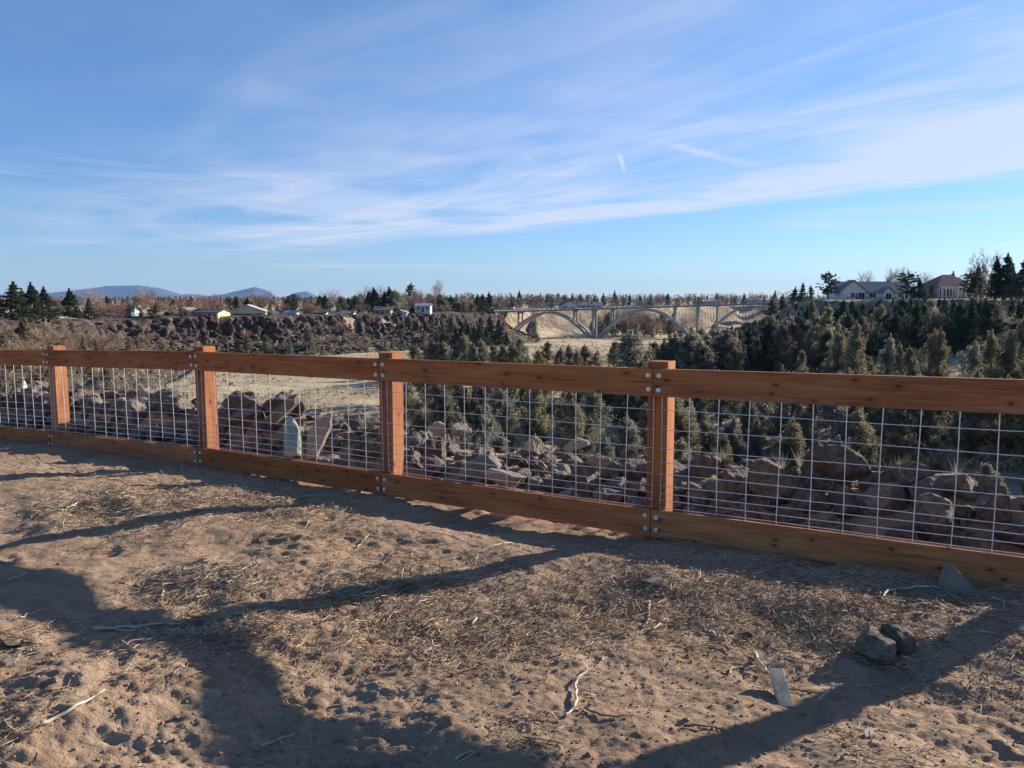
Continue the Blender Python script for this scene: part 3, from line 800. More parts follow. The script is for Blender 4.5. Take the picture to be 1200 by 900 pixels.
# ---- uncountable litter, clods, weeds
def litter():
    V = []; Fc = []; base = 0
    gx_, gy_ = np.meshgrid(np.arange(240)/12-8, np.arange(240)/12, indexing='ij'); LM = fbm2(gx_*1.6, gy_*1.6, 123, 4)
    N = 52000
    cl = [(ground_px(x,y), s) for x,y,s in [(560,752,.35),(540,735,.4),(240,685,.22),(330,600,.35),(470,690,.3),(900,720,.4),(1000,700,.4),(300,590,.4),(200,585,.4),(650,720,.4),(250,742,.25),(740,700,.3),(950,745,.3),(130,595,.35)]]
    for i in range(N):
        if i < N*.36:
            c, s = cl[rng.integers(len(cl))]
            x = c.x+rng.normal()*s; y = c.y+rng.normal()*s*.7
        else:
            r = 2.2+6.5*rng.random()**1.3; a = R(rng.uniform(-37,37)); x = r*math.sin(a); y = r*math.cos(a)
            if LM[int((x+8)*12) % 240, int(y*12) % 240] < .04*rng.normal(): continue
        t = (x-P4[0])*FN[0]+(y-P4[1])*FN[1]
        if t > -.09: continue
        V.append((x,y))
    xy = np.array(V); n = len(xy)
    z = near_h(xy[:,0], xy[:,1])
    az = rng.normal(0, .9, n)+R(15); L = rng.uniform(.012, .06, n)*np.where(rng.random(n) < .12, 2.2, 1); r = rng.uniform(.0008, .0022, n)*np.where(L > .06, 1.35, 1)
    lift = rng.uniform(-.002, .012, n); bend = rng.normal(0, .25, n); pitch = rng.normal(0, .22, n)
    verts = []; S_ = 4
    for k in range(S_):
        q = k/(S_-1)-.5
        dx = np.cos(az)*L*q - np.sin(az)*L*bend*(q*q-.25); dy = np.sin(az)*L*q + np.cos(az)*L*bend*(q*q-.25)
        cx = xy[:,0]+dx; cy = xy[:,1]+dy; cz = z+lift+r+pitch*L*q+.004
        for j in range(3):
            th = 2.09*j
            rr = r*(1-.5*abs(q))
            verts.append(np.stack([cx-np.sin(az)*np.cos(th)*rr, cy+np.cos(az)*np.cos(th)*rr, cz+np.sin(th)*rr], -1))
    v = np.stack(verts, 1).reshape(-1, 3); f = []
    b = np.arange(n)*12
    for k in range(S_-1):
        for j in range(3):
            f.append(np.stack([b+k*3+j, b+k*3+(j+1)%3, b+(k+1)*3+(j+1)%3, b+(k+1)*3+j], -1))
    f = np.concatenate(f)
    pale = rng.random(n) < .5; mi = np.tile(np.where(pale, 0, np.where(rng.random(n) < .5, 1, 2)), 9)
    o = link('plant_litter', mesh_np('plant_litter', v, f, [M['straw'], M['stick_dark'], M['stick']], midx=mi)); tag(o, 'scattered straw, roots and broken twigs covering the bare dirt', 'plant litter', kind='stuff')
litter()
def clods():
    bm = bmesh.new(); bmesh.ops.create_icosphere(bm, subdivisions=1, radius=1)
    bv = np.array([q.co[:] for q in bm.verts]); bf = np.array([[q.index for q in f.verts] for f in bm.faces]); bm.free()
    n = 9000; r = 2.1+6*rng.random(n)**1.2; a = np.radians(rng.uniform(-38,38,n)); x = r*np.sin(a); y = r*np.cos(a)
    t = (x-P4[0])*FN[0]+(y-P4[1])*FN[1]; keep = (t < -.08) & (fbm2(x*1.1,y*1.1,88,3) > -.12); x = x[keep]; y = y[keep]; n = len(x)
    s = rng.uniform(.002,.007,n)*np.where(rng.random(n) < .04, 1.9, 1)
    z = near_h(x, y)+s*.2
    sc = np.stack([s*rng.uniform(.9,1.5,n), s*rng.uniform(.8,1.2,n), s*rng.uniform(.5,.9,n)], -1)
    jit = 1+rng.uniform(-.28,.28,(n,len(bv),1))
    v = bv[None]*sc[:,None,:]*jit+np.stack([x,y,z],-1)[:,None,:]
    f = bf[None]+np.arange(n)[:,None,None]*len(bv)
    o = link('soil_clods', mesh_np('soil_clods', v.reshape(-1,3), f.reshape(-1,3), M['dirt'])); tag(o, 'small crumbly clods of soil strewn over the dirt', 'soil', kind='stuff')
clods()

def leaf_tris(c, n, sx, sz, size, r):
    """n random leaf triangles round each centre c (K,3)"""
    K = len(c)
    d = r.normal(size=(K,n,3)); d /= np.linalg.norm(d,axis=2,keepdims=True); d *= r.random((K,n,1))**.45
    p = c[:,None,:]+d*np.array([1,1,0])*np.reshape(sx,(-1,1,1))+d*np.array([0,0,1])*np.reshape(sz,(-1,1,1))
    a = r.normal(size=(K,n,3)); a[...,2] += .9; a /= np.linalg.norm(a,axis=2,keepdims=True)
    b = np.cross(a, r.normal(size=(K,n,3))); b /= np.linalg.norm(b,axis=2,keepdims=True)
    s = size*r.uniform(.6,1.4,(K,n,1))
    t = np.stack([p-b*s*.42, p+b*s*.42, p+a*s*1.25], 2)
    return t.reshape(-1,3)
def weeds():
    # dry weed tufts among the rubble and behind the fence
    c = []
    for _ in range(130):
        u = random.uniform(-10,3.2); t = random.choice([random.uniform(.1,.4), random.uniform(.9,1.5)]); p = fpt(u,t,0); c.append((p.x,p.y,hz(p.x,p.y)+(.02 if t < .5 else .14)))
    c = np.array(c); r = np.random.default_rng(5); V = []
    n = 26
    for q in c:
        a = r.uniform(0,6.28,n); l = r.uniform(.05,.17,n); lean = r.uniform(.1,.9,n)
        tip = np.stack([np.cos(a)*l*lean, np.sin(a)*l*lean, l], -1)+q
        w = np.stack([-np.sin(a), np.cos(a), 0*a], -1)*.0022
        V.append(np.stack([q+w+tip*0, q-w+tip*0, tip],1).reshape(-1,3))
    v = np.concatenate(V); f = np.arange(len(v)).reshape(-1,3)
    o = link('dry_weeds', mesh_np('dry_weeds', v, f, M['grass'])); tag(o, 'thin dry weeds and grass among the rubble', 'dry grass', kind='stuff')
weeds()
def field_brush():
    r = np.random.default_rng(21)
    n = 60000; D = np.exp(r.uniform(math.log(45), math.log(640), n)); px = r.uniform(-60, 1250, n)
    x = (px-600)/F*D; y = D
    s = sdist(x, y); keep = (s > 4) & (fbm2(x*.03,y*.09,51,3)+.3*r.normal(size=n)*.5 > -.02)
    keep &= ~((px < 470) & (px > 90) & (r.random(n) < .55))
    keep &= ~((px > 470) & (D < 120) & (r.random(n) < .4))
    x = x[keep][:15000]; y = y[keep][:15000]; z = height(x,y,False); D = np.hypot(x,y)
    sz = r.uniform(.18,.55,len(x))*np.where(r.random(len(x)) < .08, 1.8, 1)
    c = np.stack([x,y,z+sz*.35],-1)
    t = leaf_tris(c, 9, sz, sz*.7, .26, r)
    f = np.arange(len(t)).reshape(-1,3); mi = np.repeat((r.random(len(x)) < .45).astype(int), 9)
    o = link('sagebrush', mesh_np('sagebrush', t, f, [M['sage'], M['grass']], midx=mi)); tag(o, 'low sagebrush and bunch grass dotting the canyon floor', 'sagebrush', kind='stuff')
field_brush()

# ------------------------------------------------------------------ trees
def tube_np(p0, p1, r0, r1, n=5):
    p0 = np.asarray(p0,float); p1 = np.asarray(p1,float); t = p1-p0; t /= np.linalg.norm(t)+1e-9
    a = np.cross(t, [0,0,1.]) ; 
    if np.linalg.norm(a) < .05: a = np.cross(t,[1.,0,0])
    a /= np.linalg.norm(a); b = np.cross(t,a); th = np.arange(n)*2*math.pi/n
    ring = np.cos(th)[:,None]*a+np.sin(th)[:,None]*b
    v = np.concatenate([p0+ring*r0, p1+ring*r1])
    f = []
    for j in range(n):
        k = (j+1)%n; f += [(j,k,n+k),(j,n+k,n+j)]
    return v, np.array(f)
class TB:
    def __init__(s): s.v=[]; s.f=[]; s.n=0
    def add(s, v, f): s.v.append(v); s.f.append(f+s.n); s.n += len(v)
    def arr(s): return np.concatenate(s.v), np.concatenate(s.f)
def tree_geo(kind, seed, dense=1.):
    r = np.random.default_rng(seed); T = TB(); C = []; SX = []; SZ = []
    if kind in ('juniper','conifer','pine'):
        H = {'juniper':6.5,'conifer':11.,'pine':11.}[kind]
        lean = r.normal(0,.25,2)
        axis = lambda q: np.array([lean[0]*q**1.5+.12*math.sin(q*5+seed), lean[1]*q**1.5, q*H])
        for k in range(8): v, f = tube_np(axis(k/8*.97), axis((k+1)/8*.97), .17*(1-k/8.3)*H/6.5+.015, .17*(1-(k+1)/8.3)*H/6.5+.015, 7); T.add(v,f)
        nl = int({'juniper':95,'conifer':120,'pine':105}[kind])
        leaders = [(r.uniform(-.9,.9), r.uniform(-.9,.9), r.uniform(.45,.8)) for _ in range(r.integers(1,4))] if kind == 'juniper' else []
        for i in range(nl):
            q = r.uniform({'juniper':.08,'conifer':.1,'pine':.22}[kind], .98)
            az = r.uniform(0,6.28)
            lob = 1+.28*math.sin(az*2+seed)+.22*math.sin(az*3+q*9+seed*2)
            if kind == 'juniper': Rz = 2.0*(1-q)**.62*min(1,.55+q*2.2)*lob; upa = r.uniform(.5,1.1)
            elif kind == 'conifer': Rz = 2.5*(1-q)**.85*min(1,.5+q*3)*lob; upa = r.uniform(-.25,.35)
            else: Rz = 2.6*math.sqrt(max(.02,1-((q-.55)/.47)**2))*lob; upa = r.uniform(0,.7)
            Lb = Rz*r.uniform(.55,1.12)
            d = np.array([math.cos(az)*math.cos(upa), math.sin(az)*math.cos(upa), math.sin(upa)])
            p0 = axis(q*.92); p1 = p0+d*Lb
            if r.random() < .5: v, f = tube_np(p0, p0+d*Lb*.8, .03*(1-q)+.015, .008, 4); T.add(v,f)
            m = 3 if kind != 'pine' else 3
            for k in range(m):
                w = r.uniform(.35,1.) if k else 1.
                c = p0+d*Lb*w+r.normal(0,.08,3)
                C.append(c); SX.append(r.uniform(.16,.34)*(1.25 if kind=='conifer' else 1.35 if kind=='pine' else 1)); SZ.append(r.uniform(.22,.46) if kind=='juniper' else r.uniform(.15,.3))
        for lx, ly, lq in leaders:
            for k in range(16):
                q = k/15; c = np.array([lx*.9, ly*.9, 1.2+q*H*lq]); C.append(c+r.normal(0,.2*(1.1-q),3)); SX.append(.3*(1.15-q)); SZ.append(.4)
        for k in range(7): C.append(axis(.9+.1*k/7+.0)); SX.append(.15*(1.1-k/7)); SZ.append(.3)
        C = np.array(C); nleaf = int({'juniper':26,'conifer':24,'pine':34}[kind]*dense)
        L = leaf_tris(C, nleaf, np.array(SX), np.array(SZ), {'juniper':.115,'conifer':.17,'pine':.17}[kind], r)
        return T.arr(), (L, np.arange(len(L)).reshape(-1,3)), H
    # bare deciduous
    H = 9.; W = TB()
    def grow(p, d, L, rad, lev):
        k = 3 if lev < 2 else 2
        q = p
        for i in range(k):
            d = d+r.normal(0,.10,3); d /= np.linalg.norm(d); e = q+d*L/k
            v, f = tube_np(q, e, rad*(1-.25*i/k), rad*(1-.25*(i+1)/k), 5 if lev < 2 else 3); (T if lev < 2 else W).add(v,f); q = e
            if lev < 4:
                for _ in range(2 if lev else 1):
                    if lev == 0 and i == 0: continue
                    nd = d+r.normal(0,.55,3)*np.array([1,1,.45]); nd[2] = max(nd[2],.12); nd /= np.linalg.norm(nd)
                    grow(q, nd, L*r.uniform(.5,.75), rad*.5, lev+1)
    up = {'round':.9,'tall':.35}[kind]
    grow(np.zeros(3), np.array([0,0,1.]), 2.4, .16, 0)
    for i in range(6 if kind == 'round' else 4):
        a = r.uniform(0,6.28); d = np.array([math.cos(a)*up*.8, math.sin(a)*up*.8, 1]); d /= np.linalg.norm(d)
        grow(np.array([0,0,1.6+i*.15]), d, 4.4 if kind=='round' else 5.2, .09, 1)
    # fine twig fringe
    vw, fw = W.arr()
    pick = r.integers(0,len(vw),9000); P = vw[pick]; dd = (P-np.array([0,0,3.2])); dd /= np.linalg.norm(dd,axis=1,keepdims=True); dd = dd+r.normal(0,.45,dd.shape)
    dd[:,2] = np.abs(dd[:,2]); dd /= np.linalg.norm(dd,axis=1,keepdims=True)
    l = r.uniform(.25,.75,(len(P),1)); s = np.cross(dd, r.normal(size=dd.shape)); s /= np.linalg.norm(s,axis=1,keepdims=True)
    tv = np.stack([P-s*.03,P+s*.03,P+dd*l],1).reshape(-1,3); W.add(tv, np.arange(len(tv)).reshape(-1,3))
    hmax = W.arr()[0][:,2].max()
    return T.arr(), W.arr(), hmax
TV = {}
def variants(key, kind, n, leaf, name, dense=1., s0=0):
    L = []
    for i in range(n):
        (tv,tf), (lv,lf), H = tree_geo(kind, 300+s0+i*7, dense)
        tm = mesh_np('trunk', tv, tf, M['bark'] if 'twig' not in leaf else M[leaf], smooth=True)
        cm = mesh_np('crown', lv, lf, M[leaf])
        both = mesh_np(name, np.concatenate([tv,lv]), np.concatenate([tf,lf+len(tv)]), [M['bark'] if 'twig' not in leaf else M[leaf], M[leaf]], midx=[0]*len(tf)+[1]*len(lf))
        L.append((tm, cm, both, H))
    TV[key] = (L, name)
variants('juniper','juniper',6,'leaf_juniper','juniper_tree')
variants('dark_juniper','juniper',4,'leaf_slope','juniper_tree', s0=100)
variants('conifer','conifer',4,'leaf_dark','conifer_tree', 1.5)
variants('pine','pine',3,'leaf_dark','pine_tree', 1.3)
variants('bare_tan','round',2,'twig_tan','bare_tree')
variants('bare_pink','round',2,'twig_pink','bare_tree', s0=50)
variants('bare_grey','tall',2,'twig_grey','bare_tree', s0=80)
TREES = []
kindc = lambda k: k in ('conifer','juniper','dark_juniper')
def tree(key, x, y, h, zone, desc, cat, parts=False, z=None, wide=1., label=None):
    L, name = TV[key]; tm, cm, both, H = L[random.randrange(len(L))]
    if 'bare' in key: h *= 1.22
    if z is None: z = hz(x,y)-.1
    s = h/H; w = s*wide*random.uniform(.9,1.15)*((1.75 if kindc(key) else 1.1 if key == 'pine' else .72) if zone == 'none' else 1.)
    if parts:
        o = empty(name, (x,y,z), random.uniform(0,6.28)); link('trunk', tm, o); link('crown', cm, o)
    else:
        o = link(name, both, None, (x,y,z)); o.rotation_euler = (0,0,random.uniform(0,6.28))
    o.scale = (w,w,s)
    px, py, D = proj((x,y,z)); TREES.append([o, px, D, zone, desc, cat, label])
    return o
def tree_px(key, px, ytop, h, zone, desc, cat, parts=False, Dmin=35, Dmax=600, wide=1., D=None, label=None):
    """stands the tree where its top and height put it on the terrain"""
    if D is None:
        Ds = np.linspace(Dmin, Dmax, 240); tx = (px-600)/F*Ds; tz = EYE+((450-ytop)*cp/F-sp)*Ds; ty = Ds*cp+(450-ytop)/F*Ds*sp
        err = np.abs(tz-h-height(tx,ty,False)); D = Ds[int(np.argmin(err))]
    top = pt(px, ytop, D); z = hz(top.x, top.y)-.1
    return tree(key, top.x, top.y, max(2.0, top.z-z), zone, desc, cat, parts, z, wide, label)

J = 'grey green juniper'
# row of pointed junipers on the right, above the top rail
for px, yt, h in [(888,395,6.5),(918,378,8),(939,410,5.5),(972,416,5.5),(984,378,7.5),(1008,378,8),(1041,393,7),(1055,402,6),(1068,406,6),(1092,386,7.5),(1106,386,7.5),(1139,400,6.5),(1165,388,7),(1181,390,7),(1198,368,8),(860,408,6),(835,402,6.5),(820,412,6)]:
    tree_px('juniper', px, yt, h, 'right_row', J+' with pointed crown above the right top rail', 'juniper', True, 52, 110, .8)
# dense stand seen through the mesh, centre to right
r2 = random.Random(5)
n = 0
for _ in range(3000):
    px = r2.uniform(470, 1245); D = r2.uniform(30, 118)
    x = (px-600)/F*D; y = D
    if any(math.hypot(x-o[0].location.x, y-o[0].location.y) < 2.25 for o in TREES): continue
    if px < 560 and r2.random() < .35: continue
    h = r2.uniform(3.8, 6.6) if D > 50 else r2.uniform(2.2, 4)
    zb = hz(x,y); top_py = 352-(zb+h-EYE)/D*F
    if top_py < (428 if px > 780 else 398): h *= .75; top_py = 352-(zb+h-EYE)/D*F
    if top_py < (415 if px > 780 else 400): continue
    tree('juniper', x, y, h, 'stand%d' % panel_of(px), 'bushy juniper in the stand %s' % PANEL[panel_of(px)], 'juniper', True, wide=1.25); n += 1
    if n > 200: break
# middle distance junipers seen between rail and bridge
for px, yt, h in [(a_, b_, c_*1.35) for a_, b_, c_ in [(612,396,5.5),(640,400,5),(655,408,5),(668,404,4.5),(687,404,4.5),(720,400,4.5),(745,388,8),(757,410,4),(780,398,6),(797,392,6.5),(812,385,7),(590,405,4.5),(566,398,5.5),(545,392,6),(520,400,5),(500,406,4.5),(700,411,3.5),(840,378,7.5),(772,408,4.5),(630,410,4),(603,402,5),(580,404,4.5),(554,403,5),(533,402,5),(510,398,5.5),(486,404,4.5),(677,411,4),(733,406,4.5),(765,400,5),(788,404,5.5),(803,398,6),(825,384,7),(850,388,6),(822,400,6)]]:
    tree_px('juniper', px, yt, h, 'mid', 'small juniper before the bridge, just above the top rail', 'juniper', False, 80, 240, 1.5)
# junipers at the foot of the left cliff
for px, yt, h in [(289,393,5),(312,392,5.5),(362,384,7),(278,397,4),(470,376,7),(529,370,11),(548,372,10),(518,380,8),(497,388,6),(452,398,4),(340,400,4),(245,402,4),(215,404,3.5),(190,398,4),(150,402,4)]:
    tree_px('juniper', px, yt, h, 'cliff', J+' at the foot of the left basalt cliff', 'juniper', False, 150, 430, 1.4)
for px, yt, h in [(562,372,12),(575,370,12),(588,378,10),(570,383,9),(555,380,10),(581,386,8),(594,388,7),(565,376,10),(548,378,9),(584,372,10),(540,374,10),(534,382,8),(571,390,7),(558,388,7)]:
    tree_px('conifer', px, yt, h, 'abut', 'dark evergreen in shade beside the left end of the bridge', 'evergreen', False, 300, 450, 1.3)
# shaded forest on the right hand canyon wall
n = 0
for _ in range(6000):
    px = r2.uniform(812, 1240); D = r2.uniform(100, 400)
    x = (px-600)/F*D; y = D
    s_ = float(sdist(np.array([x]), np.array([y]))[0])
    if s_ < .6 or s_ > 64: continue
    if s_ < 9 and r2.random() < .5 and 1: pass
    if any(math.hypot(x-o[0].location.x, y-o[0].location.y) < 2.5 for o in TREES[-460:]): continue
    h = r2.uniform(5.5, 9.5) if s_ > 9 else r2.uniform(1.8, 4.)
    zb = hz(x,y); top_py = 352-(zb+h-EYE)/D*F
    lim = 347 if px > 960 else (350 if px > 925 else np.interp(px, [812,850,890,925], [394,384,372,360]))
    if top_py < lim:
        h = zb*-1+EYE-(lim-352+r2.uniform(1,8))/F*D
        if h < 1.3: continue
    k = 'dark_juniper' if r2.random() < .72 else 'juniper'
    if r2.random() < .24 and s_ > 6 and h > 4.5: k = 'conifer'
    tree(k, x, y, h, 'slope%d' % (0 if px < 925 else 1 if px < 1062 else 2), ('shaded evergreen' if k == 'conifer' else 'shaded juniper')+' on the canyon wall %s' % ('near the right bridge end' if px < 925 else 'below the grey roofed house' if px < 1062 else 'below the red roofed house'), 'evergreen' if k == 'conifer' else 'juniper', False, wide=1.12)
    n += 1
    if n > 430: break
n = 0
for _ in range(900):
    px = r2.uniform(1246, 1650); D = r2.uniform(40, 170); x = (px-600)/F*D; y = D
    s_ = float(sdist(np.array([x]), np.array([y]))[0])
    if s_ < 1 or any(math.hypot(x-o[0].location.x, y-o[0].location.y) < 3. for o in TREES[-110:]): continue
    tree(r2.choice(['juniper','dark_juniper']), x, y, r2.uniform(3.5, 6), 'offright', 'juniper beyond the right edge of the view', 'juniper', False, wide=1.2); n += 1
    if n > 100: break
# trees along the right rim
for px, yt, D, k, lb in [(972,318,205,'pine','large dark pine left of the grey roofed house'),(940,331,240,'conifer','dark pointed evergreen left of the large rim pine'),(950,334,235,'conifer','short dark evergreen between two taller ones left of the houses'),(932,336,260,'conifer','leftmost dark evergreen on the right rim near the bridge end'),
    (1064,318,190,'pine','dark pine at the right corner of the grey roofed house'),(1040,326,235,'conifer','small conifer tip behind the roof ridge of the grey roofed house'),(1048,318,240,'bare_grey','slim bare poplar behind the grey roofed house'),(1053,319,245,'bare_grey','second slim bare poplar behind the grey roofed house'),(1015,322,260,'bare_grey','spreading bare tree behind the grey roof ridge'),
    (1079,326,185,'conifer','small dark conifer between the two right houses'),(1088,323,200,'bare_grey','bare round tree left of the red roofed house'),(1093,333,180,'conifer','bushy dark evergreen at the left wall of the red roofed house'),(1117,318,215,'conifer','conifer tip peeking over the red roof'),(1146,310,165,'conifer','dark conifer right of the red roofed house'),
    (1156,299,165,'bare_pink','tall slender bare tree right of the red roofed house'),(1139,318,168,'pine','irregular dark pine touching the right side of the red roof'),(1170,300,150,'conifer','tall dark conifer in the clump at the right edge'),(1180,297,148,'conifer','tallest dark conifer near the right edge'),(1188,308,150,'conifer','broad dark conifer at the right edge of the clump'),
    (1199,304,142,'conifer','dark conifer cut by the right edge of the photo'),(1163,322,155,'dark_juniper','dark juniper in the clump between the slender bare tree and tall conifers'),(1193,320,146,'dark_juniper','low dark juniper under the right edge conifers'),(1150,330,160,'juniper','grey juniper at the front of the right edge clump'),
    (1071,335,190,'juniper','yellowish green shrubby tree between the two right houses'),(1083,337,190,'juniper','low olive tree left of the red roofed house'),(905,349,330,'conifer','distant dark evergreen by the right bridge end'),(917,346,300,'conifer','dark evergreen where the right rim meets the bridge deck')]:
    tree_px(k, px, yt, 0, 'none', '', 'bare tree' if 'bare' in k else 'evergreen tree', False, D=D, wide=.85 if k != 'pine' else 1.25, label=lb)
# left rim: big evergreens, bare trees, shrubs
for px, yt, D, k, lb, w in [(-8,340,150,'conifer','dark evergreen cut by the left edge of the photo',1.2),(12,330,150,'conifer','tallest dark evergreen at the far left',1.25),(25,338,158,'conifer','dark evergreen just right of the tallest far left one',1.1),(34,331,156,'conifer','pointed dark evergreen third from the left edge',1.),(49,336,160,'conifer','green pointed evergreen on the left rim slope',1.1),(57,345,165,'juniper','bushy juniper right of the far left evergreens',1.6),
    (80,338,190,'conifer','lone dark evergreen left of the white trunked bare tree',1.1),(74,352,190,'juniper','low juniper at the foot of the lone left evergreen',1.5),(90,362,195,'juniper','squat juniper by the small white gabled house',1.6),
    (99,341,200,'bare_grey','pale white stemmed bare tree beside the pale blue house',1.5),(126,347,235,'conifer','small dark conifer behind the pale blue house',1.1),(144,352,230,'conifer','small dark conifer at the right of the pale blue house',1.),(164,338,225,'bare_tan','large round tan bare tree above the left cliff',1.25),
    (181,357,215,'juniper','olive shrubby tree right of the large tan bare tree',1.7),(112,350,260,'bare_pink','low reddish bare tree behind the left houses',1.3),(190,350,280,'bare_pink','reddish bare tree behind the white garage',1.4),(202,350,270,'conifer','small dark evergreen between the reddish bare trees',1.2),(212,348,300,'bare_pink','pinkish bare tree over the row of left houses',1.4),(217,362,228,'juniper','rounded green tree before the white house',1.8),
    (250,346,270,'bare_pink','red brown bare tree behind the yellow house',1.3),(240,349,300,'bare_pink','second red brown bare tree behind the yellow house',1.3),(196,368,225,'dark_juniper','dark hedge like shrub above the sandy cliff path',2.4),(268,348,245,'pine','dark pine in front of the cream house',.9),(276,347,255,'conifer','dark conifer behind the cream house',1.1),(290,349,262,'conifer','squat dark conifer left of the round tan tree',1.2),
    (303,342,275,'bare_tan','round tan bare tree behind the cream house roof',1.2),(297,369,250,'dark_juniper','dark round shrub before the cream house',2.),(325,358,290,'conifer','small dark evergreen above the blue grey roof',1.4),(344,343,280,'pine','dark pine left of the white rim house',.8),(338,348,282,'conifer','dark bushy conifer overlapping the dark pine',1.6),
    (342,366,270,'juniper','green shrub hanging over the cliff edge',1.6),(374,346,300,'conifer','first of two narrow dark evergreens at left centre',1.1),(380,345,300,'conifer','second of two narrow dark evergreens at left centre',1.1),(386,343,310,'bare_grey','pale bare tree right of the two narrow evergreens',1.4),(400,348,310,'juniper','olive green round evergreen at left centre',1.1),(408,349,315,'juniper','smaller olive evergreen right of the round one',1.),
    (418,346,315,'juniper','tall olive evergreen left of the brown roofed house',1.2),(413,350,330,'conifer','dark evergreen between the olive ones',1.),(425,343,335,'bare_grey','pale bare tree left of the brown roofed house',1.3),(438,337,330,'conifer','dark pointed evergreen over the brown roofed house',1.2),(432,341,332,'conifer','dark evergreen left of the pointed one above the brown roof',1.2),(442,337,335,'bare_pink','reddish bare tree among the dark evergreens',.8),
    (457,336,325,'conifer','dark broad evergreen right of the brown roofed house',1.4),(464,340,322,'juniper','green evergreen before the white two storey house',1.4),(451,342,326,'conifer','dark evergreen just right of the brown roof',1.2),(482,331,345,'pine','tall dark pine above the white two storey house',.9),(480,342,335,'bare_tan','wide tan bare tree below the tall pine',1.3),(495,343,350,'bare_pink','bare pinkish tree behind the white two storey house',1.3),
    (470,360,325,'dark_juniper','dark rounded tree left of the white two storey house',2.),(482,361,325,'dark_juniper','second dark rounded tree left of the white two storey house',2.),(511,333,360,'bare_grey','very slender pale bare tree right of the white house',.7),(507,350,340,'juniper','olive conifer at the right wall of the white house',1.1),(516,344,360,'conifer','dark evergreen right of the slender bare tree',1.2),(529,346,370,'conifer','dark round topped evergreen above the cliff end',1.5),
    (522,352,360,'juniper','grey juniper between two dark evergreens at the cliff end',1.4),(537,354,370,'juniper','grey green juniper over the cliff end',1.5),(546,347,380,'bare_pink','brownish slender tree above the cliff end',.8),(552,355,385,'juniper','juniper left of the bridge end',1.5),(560,345,400,'conifer','green evergreen above the bridge end',1.2),(566,344,405,'conifer','second green evergreen above the bridge end',1.2),(573,342,415,'conifer','pointed dark evergreen above the bridge deck left end',.9)]:
    tree_px(k, px, yt, 0, 'none', '', 'bare tree' if 'bare' in k else 'evergreen tree', False, D=D, wide=w, label=lb)
# scrub on the far left slope below the evergreens
n = 0
for _ in range(900):
    px = r2.uniform(-30, 130); D = r2.uniform(85, 190); x = (px-600)/F*D; y = D
    s_ = float(sdist(np.array([x]), np.array([y]))[0])
    if s_ < -3 or s_ > 36: continue
    zb = hz(x,y); h = r2.uniform(2.4,5.); tp = 352-(zb+h-EYE)/D*F
    if tp < 370+max(0,(px-40))*.25: continue
    if any(math.hypot(x-o[0].location.x, y-o[0].location.y) < 2.2 for o in TREES[-110:]): continue
    tree('juniper' if r2.random() < .75 else 'bare_tan', x, y, h, 'leftslope', 'bushy tree in the scrub on the far left slope', 'shrubby tree', False, wide=1.4); n += 1
    if n > 90: break
n = 0
for _ in range(900):
    px = r2.uniform(100, 560); D = r2.uniform(170, 420); x = (px-600)/F*D; y = D
    s_ = float(sdist(np.array([x]), np.array([y]))[0])
    if s_ < 1 or s_ > 30 or any(math.hypot(x-o[0].location.x, y-o[0].location.y) < 4 for o in TREES[-60:]): continue
    k = r2.choice(['juniper','juniper','bare_tan'])
    tree(k, x, y, r2.uniform(1.6, 3.6), 'cliffbrush', ('bushy juniper' if k == 'juniper' else 'bare shrub')+' growing among the rocks of the left cliff', 'shrub', False, z=hz(x,y)+.2, wide=1.5); n += 1
    if n > 42: break
n = 0
for _ in range(600):
    px = r2.uniform(95, 560); D = r2.uniform(190, 400); x = (px-600)/F*D; y = D
    s_ = float(sdist(np.array([x]), np.array([y]))[0])
    if s_ > 0 or s_ < -14: continue
    if any(abs(px-q[1]) < 5 and q[3] == 'rimbush' for q in TREES): continue
    k = r2.choice(['juniper','conifer','dark_juniper','bare_pink','bare_tan'])
    tree(k, x, y, r2.uniform(2.5, 6.0) if 'bare' not in k else 4.5, 'rimbush', 'small '+('bare tree' if 'bare' in k else 'evergreen')+' between the houses along the left rim', 'tree', False, wide=1.3); n += 1
    if n > 44: break
# beyond the bridge
for i, (px, yt, D, k) in enumerate([(586,349,560,'bare_pink'),(600,346,600,'conifer'),(609,340,620,'conifer'),(592,352,570,'bare_tan'),(620,347,640,'bare_pink'),(632,346,650,'bare_pink'),(641,344,650,'conifer'),(647,348,640,'conifer'),(655,346,680,'bare_tan'),(662,345,660,'conifer'),(671,343,700,'conifer'),(680,344,720,'conifer'),(688,345,700,'conifer'),(697,344,700,'conifer'),(707,343,700,'conifer'),(720,340,720,'conifer'),(730,345,700,'conifer'),(738,344,700,'conifer'),(750,345,750,'conifer'),(762,344,740,'conifer'),(775,345,760,'bare_pink'),(783,343,740,'conifer'),(795,346,800,'conifer'),(806,345,800,'bare_tan'),(818,346,800,'conifer'),(829,345,820,'conifer'),(840,343,820,'conifer'),(852,344,800,'bare_pink'),(861,346,800,'conifer'),(872,343,780,'conifer'),(886,343,780,'bare_tan'),(896,346,760,'conifer'),(908,341,740,'conifer'),(915,344,700,'bare_tan')]):
    tree_px(k, px, yt, 0, 'far', 'distant '+('dark evergreen' if k == 'conifer' else 'bare tree')+' on the skyline above the bridge', 'skyline tree', False, D=D, wide=1.2)
